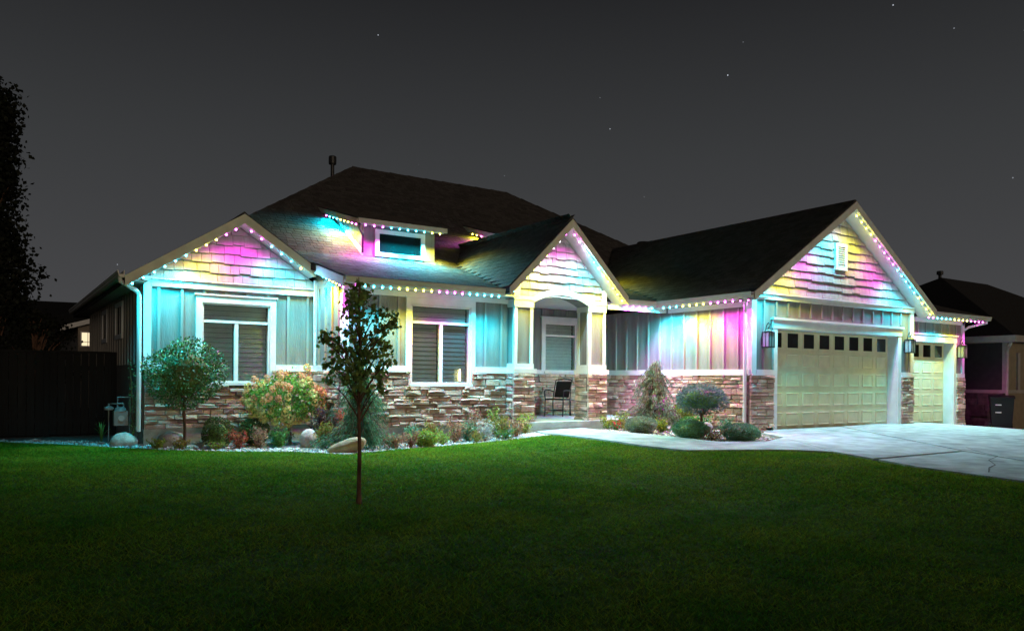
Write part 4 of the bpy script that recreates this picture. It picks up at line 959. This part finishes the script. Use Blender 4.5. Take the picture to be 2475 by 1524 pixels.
pxm = 8.78 / 1884.9; C = []; D = []; l = MB()
for (zx, zy, zr_) in CL:
    dx = (740 + zx / 4.446 - 867) * pxm * .95; hz = (1217 - (660 + zy / 4.446)) * pxm; r = zr_ / 4.446 * pxm; dep = random.uniform(-.28, .28) * (1 - abs(dx) * .6)
    c = np.array([dx * _r.x + dep * _f.x, dx * _r.y + dep * _f.y, hz])
    zb_ = max(.75, hz - .25 - abs(dx) * .5); l.tube([(0, 0, zb_), (c[0] * .5, c[1] * .5, zb_ + (hz - zb_) * .6), tuple(c)], [.011, .007, .003], 5)
    n = int(12 + 3.7e3 * r * r); C.append(c + RNG.normal(size=(n, 3)) * r * .52); D.append(RNG.normal(size=(n, 3)) * .7 + np.array([0, 0, -.5]) + c * np.array([.6, .6, 0]))
l.build('branches', M['bark'], t, local=True)
C = np.concatenate(C); D = np.concatenate(D); D /= np.linalg.norm(D, axis=1, keepdims=True); n = len(C)
A = np.cross(D, RNG.normal(size=(n, 3))); A /= np.linalg.norm(A, axis=1, keepdims=True); Nn = np.cross(D, A); s = RNG.uniform(.038, .070, n)[:, None]
out = [(0, -.5, 0), (.34, -.38, .05), (.30, -.12, .0), (.55, .12, .10), (.24, .16, .0), (0, .6, -.05), (-.24, .16, 0), (-.55, .12, .10), (-.30, -.12, 0), (-.34, -.38, .05)]
V = np.stack([C + (A * a + D * b_ + Nn * c_) * s for a, b_, c_ in [(0, 0, -.05)] + out], 1).reshape(-1, 3); i = np.arange(n) * 11
Fc = np.concatenate([np.stack([i, i + 1 + k, i + 1 + (k + 1) % 10], 1) for k in range(10)])
put('crown', npmesh('crown', V, Fc, M['leaf_dark']), t)

# --- topiary standard on the left
p = (2.93, 15.02); z = G(*p); t = thing('topiary_tree', 'round clipped standard tree with glossy green leaves left of the window', 'tree', (*p, z))
l = MB(); l.tube([(0, 0, -.05), (.01, 0, .3), (-.01, .01, .62), (0, 0, .9)], [.034, .028, .026, .024], 8)
for k in range(7): a = k * .9; l.tube([(0, 0, .75 + .03 * k), (.25 * math.cos(a), .25 * math.sin(a), 1.1), (.45 * math.cos(a), .45 * math.sin(a), 1.3)], [.014, .009, .004], 5)
l.build('trunk', M['bark'], t, local=True)
cz = 1.315
C1_, D1_ = shell(4800, (0, 0, cz), (.70, .60, .62), .55, .2, .10); put('crown', leaves(C1_, D1_, .052, M['leaf_top'], 'crown', .55), t)
core(t, (0, 0, cz), (.42, .36, .38), M['leaf_dark'])

# --- hydrangea standard
p = (4.85, 14.95); z = G(*p); t = thing('hydrangea_tree', 'hydrangea standard covered with peach and cream flower heads by the stone wall', 'shrub', (*p, z))
l = MB(); l.tube([(0, 0, -.05), (-.02, 0, .25), (-.06, 0, .5), (-.1, 0, .7)], [.03, .026, .022, .02], 8)
for k in range(9): a = k * .7; l.tube([(-.1, 0, .55 + .02 * k), (-.1 + .3 * math.cos(a), .25 * math.sin(a), .9), (-.1 + .5 * math.cos(a), .4 * math.sin(a), 1.05)], [.012, .008, .004], 5)
l.tube([(0, 0, .8), (.25, 0, 1.2), (.30, -.02, 1.42)], [.01, .007, .005], 5); l.build('stem', M['bark2'], t, local=True)
C, D = shell(2300, (-.12, 0, .86), (.73, .54, .47), .4, .1, .12); C2 = np.array([.12, 0, 1.12]) + RNG.normal(size=(120, 3)) * np.array([.16, .1, .12]); put('foliage', leaves(np.concatenate([C, C2]), np.concatenate([D, RNG.normal(size=(120, 3))]), .075, M['leaf_hyd'], 'foliage', .55), t)
def bloom_mesh(m):
    n = 70; d = RNG.normal(size=(n, 3)); d /= np.linalg.norm(d, axis=1, keepdims=True); c = d * np.array([.062, .062, .075]); return leaves(c, RNG.normal(size=(n, 3)), .042, m, 'blossom', .9)
BL = [bloom_mesh(M['bloom']) for _ in range(3)] + [bloom_mesh(M['bloom_y']) for _ in range(3)]
d = RNG.normal(size=(400, 3)); d /= np.linalg.norm(d, axis=1, keepdims=True); cnt = 0; used = []
for q in d:
    if q[1] > .35 or cnt >= 62: continue
    c = np.array([-.12, 0, .86]) + q * np.array([.75, .57, .49]) * RNG.uniform(.92, 1.04)
    if any(np.linalg.norm(c - u) < .105 for u in used): continue
    used.append(c); cnt += 1
    low = q[2] < -.15
    o = link('blossom', random.choice(BL[3:] if low or random.random() < .25 else BL[:3]), t, c, local=True); s = RNG.uniform(.75, 1.15); o.scale = (s, s, s)
for c in ((.30, -.05, 1.46), (.34, 0, 1.38), (.22, -.05, 1.27), (.42, -.05, 1.10), (.14, -.1, 1.30)): link('blossom', BL[3 if c[2] > 1.4 else 0], t, c, local=True)

# --- weeping conifers
def weeping(pos, w, h, m, label, nb, lean=0, per=46, nl=.075, name='weeping_spruce', core_=True):
    z = G(*pos); t = thing(name, label, 'tree', (*pos, z)); l = MB(); l.tube([(0, 0, -.05), (.01, 0, h * .4), (-.02, .01, h * .75), (lean, 0, h)], [.045, .035, .022, .006], 7); l.build('trunk', M['bark'], t, local=True)
    C = []; D = []; br = MB()
    for k in range(nb):
        hs = h * (1 - (k / nb) ** .8 * .92); a = RNG.uniform(0, 6.28); a += .45 * math.sin(3 * a + hs * 2.5); Lr = w * .5 * (.25 + 1.05 * (1 - hs / h) ** .8) * RNG.uniform(.35, 1.25) * (1 + .38 * math.sin(hs * 8 + a * 2)); drop = min(hs * .9, RNG.uniform(.25, .55) * (.5 + Lr))
        P0 = Vector((lean * (hs / h) ** 2, 0, hs)); P1 = P0 + Vector((math.cos(a) * Lr * .55, math.sin(a) * Lr * .55, .06 * h * RNG.uniform(.2, 1))); P2 = P0 + Vector((math.cos(a) * Lr, math.sin(a) * Lr, -drop))
        br.tube([P0, P0.lerp(P1, .8), P1.lerp(P2, .5), P2], [.008, .006, .004, .002], 4)
        for i in range(per):
            u = RNG.uniform(.15, 1.0); p_ = (P0 * (1 - u) + P1 * u) * (1 - u) + (P1 * (1 - u) + P2 * u) * u; tg = ((P1 - P0) * (1 - u) + (P2 - P1) * u).normalized()
            rv = RNG.normal(size=3) * .35; C.append(np.array(p_) + RNG.normal(size=3) * .028); D.append(np.array(tg) + rv + np.array([0, 0, -.35]))
    C = np.array(C); C[:, 2] = np.maximum(C[:, 2], .01); br.build('branches', M['bark'], t, local=True)
    put('needles', leaves(C, np.array(D), nl, m, 'needles', .16, .1), t); return t
weeping((5.62, 13.30), 1.05, 1.58, M['leaf_spruce'], 'weeping spruce with drooping green branches directly behind the young tree', 210, -.06, 64)
weeping((12.55, 12.95), 1.30, 1.52, M['leaf_sage'], 'grey green weeping conifer in the bed right of the porch', 190, .08, 56, .085, 'weeping_conifer')

# --- blue globe standard
p = (11.84, 10.86); z = G(*p); t = thing('globe_spruce', 'blue spruce standard with flattened globe crown on a bare stem', 'tree', (*p, z))
l = MB(); l.tube([(0, 0, -.05), (.01, 0, .2), (-.01, 0, .5)], [.03, .026, .024], 8)
for k in range(6): a = k * 1.05; l.tube([(0, 0, .42), (.2 * math.cos(a), .2 * math.sin(a), .62), (.42 * math.cos(a), .42 * math.sin(a), .75)], [.014, .009, .004], 5)
l.build('trunk', M['bark2'], t, local=True)
C, D = shell(5200, (0, 0, .76), (.55, .50, .30), .62, .25, .07); D = (C - np.array([0, 0, .60])) * 1.6 + RNG.normal(size=C.shape) * .3; put('crown', leaves(C, D, .062, M['leaf_blue'], 'crown', .2, .1), t); core(t, (0, 0, .75), (.40, .36, .19), M['leaf_dark'])

# --- poplar behind the fence and the garden tree beside it
def crown_tree(name, label, pos, h, prof, m, n, size, th=.12, nc=46):
    z = G(*pos); t = thing(name, label, 'tree', (*pos, z)); l = MB(); l.tube([(0, 0, -.1), (.03, 0, h * .3), (-.03, .02, h * .7), (0, 0, h)], [th, th * .7, th * .35, .01], 8)
    C = []; D = []
    for k in range(nc):
        u = RNG.uniform(.03, .98); r = np.interp(u, [q[0] for q in prof], [q[1] for q in prof]); a = RNG.uniform(0, 6.28); q = RNG.uniform(.3, 1); e = np.array([math.cos(a) * r * q, math.sin(a) * r * q, h * u])
        l.tube([(0, 0, max(.2, h * u - r * 1.6)), tuple(e * np.array([.6, .6, 1]) - np.array([0, 0, r * .4])), tuple(e)], [.03, .018, .006], 4)
        nn = n // nc; C.append(e + RNG.normal(size=(nn, 3)) * np.array([r * .20 + .06, r * .20 + .06, h * .03])); D.append(RNG.normal(size=(nn, 3)) + np.array([0, 0, .3]))
    l.build('trunk', M['bark'], t, local=True); put('crown', leaves(np.concatenate(C), np.concatenate(D), size, m, 'crown', .8), t); return t
crown_tree('poplar_tree', 'tall narrow poplar standing black against the sky at far left', (.08, 25.0), 8.9, [(0, .8), (.25, 1.05), (.45, .8), (.7, .5), (.88, .5), (1, .3)], M['leaf_black'], 17000, .12, .14, 110)
crown_tree('garden_tree', 'small dark leafy tree behind the fence below the poplar', (1.0, 24.2), 3.0, [(0, .5), (.5, .9), (.8, .7), (1, .3)], M['leaf_black'], 1500, .11, .06)

# --- ball shrubs and perennials, left bed
ball_shrub((3.42, 14.62), .285, .57, M['leaf_ball'], 'dark speckled ball shrub right of the topiary trunk', 1500, .034)
ball_shrub((4.18, 15.05), .29, .52, M['leaf_ball'], 'speckled ball shrub half hidden under the hydrangea', 1300, .034)
clump((3.70, 14.25), .30, .27, M['leaf_red'], 'small red leaved shrub beside the dark ball shrub', 240, .04)
clump((4.02, 14.12), .34, .30, M['leaf_rust'], 'rusty pink low shrub before the second ball shrub', 280, .04)
spiky((3.14, 14.66), .40, .24, M['leaf_white'], 'variegated pale edged hosta at the foot of the topiary', 16, 'hosta_plant', .06)
clump((2.78, 14.62), .26, .14, M['leaf_gold'], 'low tawny plant before the round pinkish boulder', 150, .04)
clump((3.30, 14.25), .28, .12, M['leaf_lime'], 'low lime ground plant with violet flowers at the lawn edge', 150, .035, extra=(M['petal_m'], 14, .03))
clump((4.55, 14.75), .55, .22, M['leaf_spruce'], 'dark low creeping plant under the hydrangea', 300, .04)
clump((5.12, 13.80), .46, .40, M['leaf_gold'], 'golden tufted grass right of the pink boulder', 420, .075, asp=.14, name='golden_grass')
clump((5.60, 14.0), .34, .62, M['leaf_red'], 'orange red barberry between golden grass and spruce', 260, .05)
clump((5.25, 14.35), .40, .66, M['leaf_plum'], 'dark plum leaved shrub behind the golden grass', 260, .055)
clump((2.22, 15.98), .22, 1.30, M['leaf_top'], 'thin climbing plant beside the left downspout', 240, .04)
spiky((1.80, 16.95), .36, .62, M['leaf_green'], 'upright strap leaved plant in front of the fence', 9, wid=.03)
spiky((6.22, 13.32), .50, .40, M['leaf_spruce'], 'dark green strap leaved clump right of the spruce', 22)
spiky((6.72, 13.42), .46, .44, M['leaf_green'], 'tall pointed iris clump against the stone wall', 20)
clump((6.10, 12.92), .40, .24, M['leaf_rust'], 'brownish low shrub at the lawn edge by the spruce', 300, .04)
clump((6.46, 12.96), .30, .26, M['leaf_rust'], 'small rust tinted perennial between spruce and yellow green shrub', 220, .04)
ball_shrub((6.78, 13.02), .22, .32, M['leaf_lime'], 'yellow green rounded shrub at the lawn edge', 700, .04, name='round_shrub')
clump((7.62, 13.42), .44, .36, M['leaf_rust'], 'pinkish brown shrub below the middle window', 340, .04, extra=(M['bloom'], 40, .035))
clump((7.98, 13.50), .34, .32, M['leaf_spruce'], 'dark blue green shrub right of the pinkish brown one', 260, .05)
clump((8.28, 13.32), .42, .34, M['leaf_white'], 'silvery leaved shrub in the middle of the front bed', 260, .045)
clump((8.30, 13.78), .46, .48, M['leaf_rust'], 'taller russet shrub against the wall behind the silvery shrub', 320, .045)
clump((8.66, 13.42), .42, .42, M['leaf_gold'], 'olive gold leafy shrub left of the strap leaves', 320, .045)
clump((8.98, 13.28), .40, .32, M['leaf_rust'], 'peach flowered low shrub near the left porch column', 300, .04, extra=(M['bloom'], 60, .04))
spiky((9.06, 13.82), .46, .40, M['leaf_green'], 'broad green strap leaved clump by the left porch column', 22, wid=.05)
clump((8.86, 13.92), .26, .50, M['leaf_lime'], 'tall stem plant with cream flowers near the left column', 150, .05, extra=(M['bloom_y'], 40, .05))
clump((9.52, 13.68), .42, .36, M['leaf_lime'], 'yellow flowering plant at the left porch column base', 260, .04, extra=(M['petal_y'], 60, .035))
clump((4.42, 14.35), .40, .26, M['leaf_green'], 'low green leafy plant between rusty shrub and pink boulder', 280, .045)
clump((2.45, 14.85), .28, .16, M['leaf_lime'], 'low lime tuft left of the topiary by the downspout', 160, .04)
clump((5.95, 13.55), .40, .34, M['leaf_green'], 'bushy green plant tucked beside the spruce', 300, .05)
clump((6.95, 13.75), .40, .30, M['leaf_spruce'], 'blue green low plant at the wall under the double window', 280, .045)
clump((7.25, 13.20), .34, .20, M['leaf_lime'], 'low yellow green cushion on the pebbles under the window', 220, .035)
clump((7.32, 13.85), .42, .34, M['leaf_gold'], 'olive plant against the stone wall under the window', 280, .05)
clump((7.98, 13.16), .34, .20, M['leaf_gold'], 'low gold cushion at the lawn edge in mid bed', 220, .035)
clump((8.62, 13.12), .34, .20, M['leaf_green'], 'low green cushion at the lawn edge below the olive shrub', 220, .035)
# --- right bed
clump((12.95, 11.85), .46, .34, M['leaf_green'], 'green leafy plant between the weeping conifer and the stone wall', 300, .05)
clump((12.75, 11.05), .44, .30, M['leaf_spruce'], 'low blue green plant behind the blue globe stem', 280, .045)
clump((11.62, 12.75), .36, .24, M['leaf_gold'], 'gold green low plant left of the grey green mound', 240, .04)
clump((12.85, 10.35), .36, .20, M['leaf_rust'], 'small russet plant by the garage corner', 200, .04)
clump((11.60, 13.45), .32, .24, M['leaf_lime'], 'yellow flowered plant by the right porch column', 200, .035, extra=(M['petal_y'], 45, .035))
clump((11.55, 13.10), .24, .15, M['leaf_green'], 'small red flowered plant before the right porch column', 130, .035, extra=(M['petal_r'], 60, .04))
clump((12.15, 13.55), .40, .30, M['leaf_lime'], 'lime green leafy plant right of the porch column', 260, .05)
GM = 'low mounded evergreen shrubs along the walkway'
ball_shrub((11.42, 12.15), .34, .38, M['leaf_sage'], 'grey green mound nearest the porch of the three along the walkway', 2200, .04, GM, asp=.2, name='mound_shrub')
ball_shrub((11.42, 10.75), .36, .39, M['leaf_mound'], 'middle green mound of the three along the walkway', 2400, .04, GM, asp=.2, name='mound_shrub')
ball_shrub((12.02, 10.02), .37, .37, M['leaf_mound'], 'dark green mound closest to the garage of the three along the walkway', 2400, .04, GM, asp=.2, name='mound_shrub')
clump((11.95, 12.05), .40, .26, M['leaf_lime'], 'bright yellow flowered plant between two mounds', 240, .04, extra=(M['petal_y'], 70, .04))
ball_shrub((13.05, 12.55), .27, .62, M['leaf_lime'], 'olive green upright shrub against the court stone wall', 900, .045, name='upright_shrub')
clump((12.15, 12.30), .36, .62, M['leaf_sage'], 'magenta flowered plant in front of the weeping conifer', 220, .045, extra=(M['petal_m'], 40, .05))
ball_shrub((12.62, 11.95), .22, .36, M['leaf_green'], 'small green shrub left of the blue globe stem', 700, .04, name='round_shrub')
clump((11.66, 11.12), .30, .30, M['leaf_white'], 'white flowered plant at the foot of the blue globe', 200, .04, extra=(M['leaf_white'], 60, .04))
clump((11.55, 10.30), .46, .18, M['leaf_rust'], 'brown low ground plant between two mounds', 260, .035)
# --- boulders
boulder((2.05, 15.75), (.27, .20, .17), M['boulder'], 'smooth rounded boulder at the left house corner', .35, .2)
boulder((2.72, 15.15), (.30, .20, .18), M['boulder'], 'pale broad boulder at the topiary foot', .35, -.2)
boulder((4.90, 14.10), (.19, .15, .25), M['boulder2'], 'upright pink boulder below the hydrangea', .35, .3, .35)
boulder((5.05, 12.60), (.36, .18, .17), M['boulder3'], 'tan wedge boulder lying at the lawn edge', .40, -.4, -.3)
boulder((12.50, 11.35), (.20, .16, .17), M['boulder'], 'small pale boulder behind the blue globe stem', .3, .5)

# ---- white pebbles
oc = np.array([(1, 0, 0), (0, 1, 0), (-1, 0, 0), (0, -1, 0), (0, 0, 1), (0, 0, -1)], float); of = np.array([(0, 1, 4), (1, 2, 4), (2, 3, 4), (3, 0, 4), (1, 0, 5), (2, 1, 5), (3, 2, 5), (0, 3, 5)])
pts = []
edge = BEDEDGE
def along(e, n, wmin, wmax, side=1):
    seg = [(Vector(e[i]), Vector(e[i + 1])) for i in range(len(e) - 1)]; tot = sum((b_ - a).length for a, b_ in seg)
    for a, b_ in seg:
        d = (b_ - a); nn = Vector((-d.y, d.x)).normalized() * side
        for _ in range(int(n * d.length / tot)): pts.append(a + d * random.random() + nn * (wmin + (wmax - wmin) * random.random() ** 1.5))
along(edge, 5200, .02, .75)
along([(9.62, 13.02), (9.85, 13.72)], 160, .02, .35)
for _ in range(900):
    x, y = random.uniform(8.9, 9.75), random.uniform(12.98, 13.7); pts.append(Vector((x, y)))
for _ in range(2600):
    x, y = random.uniform(11.05, 13.6), random.uniform(9.7, 13.6)
    if inpoly(x, y, [(11.14, 13.5), (11.09, 12.65), (11.13, 11.08), (11.27, 9.94), (12.24, 9.70), (13.1, 10.02), (13.7, 11.2), (13.75, 13.5)]): pts.append(Vector((x, y)))
pts = [p_ for p_ in pts if not inpoly(p_.x, p_.y, LAWN)]
n = len(pts); cc = np.array([(p_.x, p_.y, G(p_.x, p_.y) + .0) for p_ in pts]); s = RNG.uniform(.012, .034, n)[:, None, None]; dv = RNG.uniform(.6, 1.3, (n, 6, 1)); fl = np.array([1, 1, .65])
V = (cc[:, None, :] + oc[None] * s * dv * fl).reshape(-1, 3); Fc = (np.arange(n)[:, None, None] * 6 + of[None]).reshape(-1, 3)
o = link('white_pebbles', npmesh('white_pebbles', V, Fc, M['pebble'])); o['kind'] = 'stuff'; o['label'] = 'white pebbles strewn along the edge of the beds'; o['category'] = 'pebbles'

# ---- grass blades on the lawn, denser and finer towards the camera
def inpoly_np(x, y, P):
    c = np.zeros(len(x), bool); j = len(P) - 1
    for i in range(len(P)):
        xi, yi = P[i]; xj, yj = P[j]
        if yi != yj: c ^= ((yi > y) != (yj > y)) & (x < (xj - xi) * (y - yi) / (yj - yi) + xi)
        j = i
    return c
def G_np(X, Y):
    A = -1.72 + .036 * np.minimum(Y, 12.2); B = -1.13 - .03 * np.maximum(0, 11.2 - Y) - .06 * np.clip(X - 21, 0, 4); t_ = np.clip((X - 7) / 4, 0, 1); t_ = t_ * t_ * (3 - 2 * t_); return A + (B - A) * t_
XX = []; YY = []; WW = []
for (z0, z1, dens, wd) in ((3.6, 6.0, 5200, .0048), (6.0, 9.0, 3600, .0065), (9, 16.5, 2400, .0095)):
    hw = .70; area = hw * (z1 * z1 - z0 * z0); n = int(area * dens); zz = np.sqrt(RNG.uniform(z0 * z0, z1 * z1, n)); xx = RNG.uniform(-hw, hw, n) * zz
    X = xx * math.cos(YAW) + zz * math.sin(YAW); Y = -xx * math.sin(YAW) + zz * math.cos(YAW); k = inpoly_np(X, Y, LAWN); XX.append(X[k]); YY.append(Y[k]); WW.append(np.full(k.sum(), wd * 1.35))
X = np.concatenate(XX); Y = np.concatenate(YY); W = np.concatenate(WW); n = len(X); Z = G_np(X, Y) - .003
patch = .5 + .5 * np.sin(X * 1.3 + 1.1 * np.sin(Y * .9)) * np.sin(Y * 1.7 + np.cos(X * .8)); Hh = RNG.uniform(.022, .05, n) * (.8 + .4 * patch)
a = RNG.uniform(0, 6.28, n); ln = RNG.uniform(.5, 1.9, n) * Hh; Hh = Hh * RNG.uniform(.55, 1, n); d_ = RNG.uniform(0, 6.28, n)
c = np.stack([X, Y, Z], 1); sd = np.stack([np.cos(a), np.sin(a), np.zeros(n)], 1) * (W * .5)[:, None]; tip = c + np.stack([np.cos(d_) * ln, np.sin(d_) * ln, Hh], 1)
V = np.stack([c - sd, c + sd, tip], 1).reshape(-1, 3); Fc = np.arange(n * 3).reshape(-1, 3)
o = link('grass', npmesh('grass', V, Fc, M['blade'])); o['kind'] = 'stuff'; o['label'] = 'short mown green grass of the front lawn'; o['category'] = 'grass'
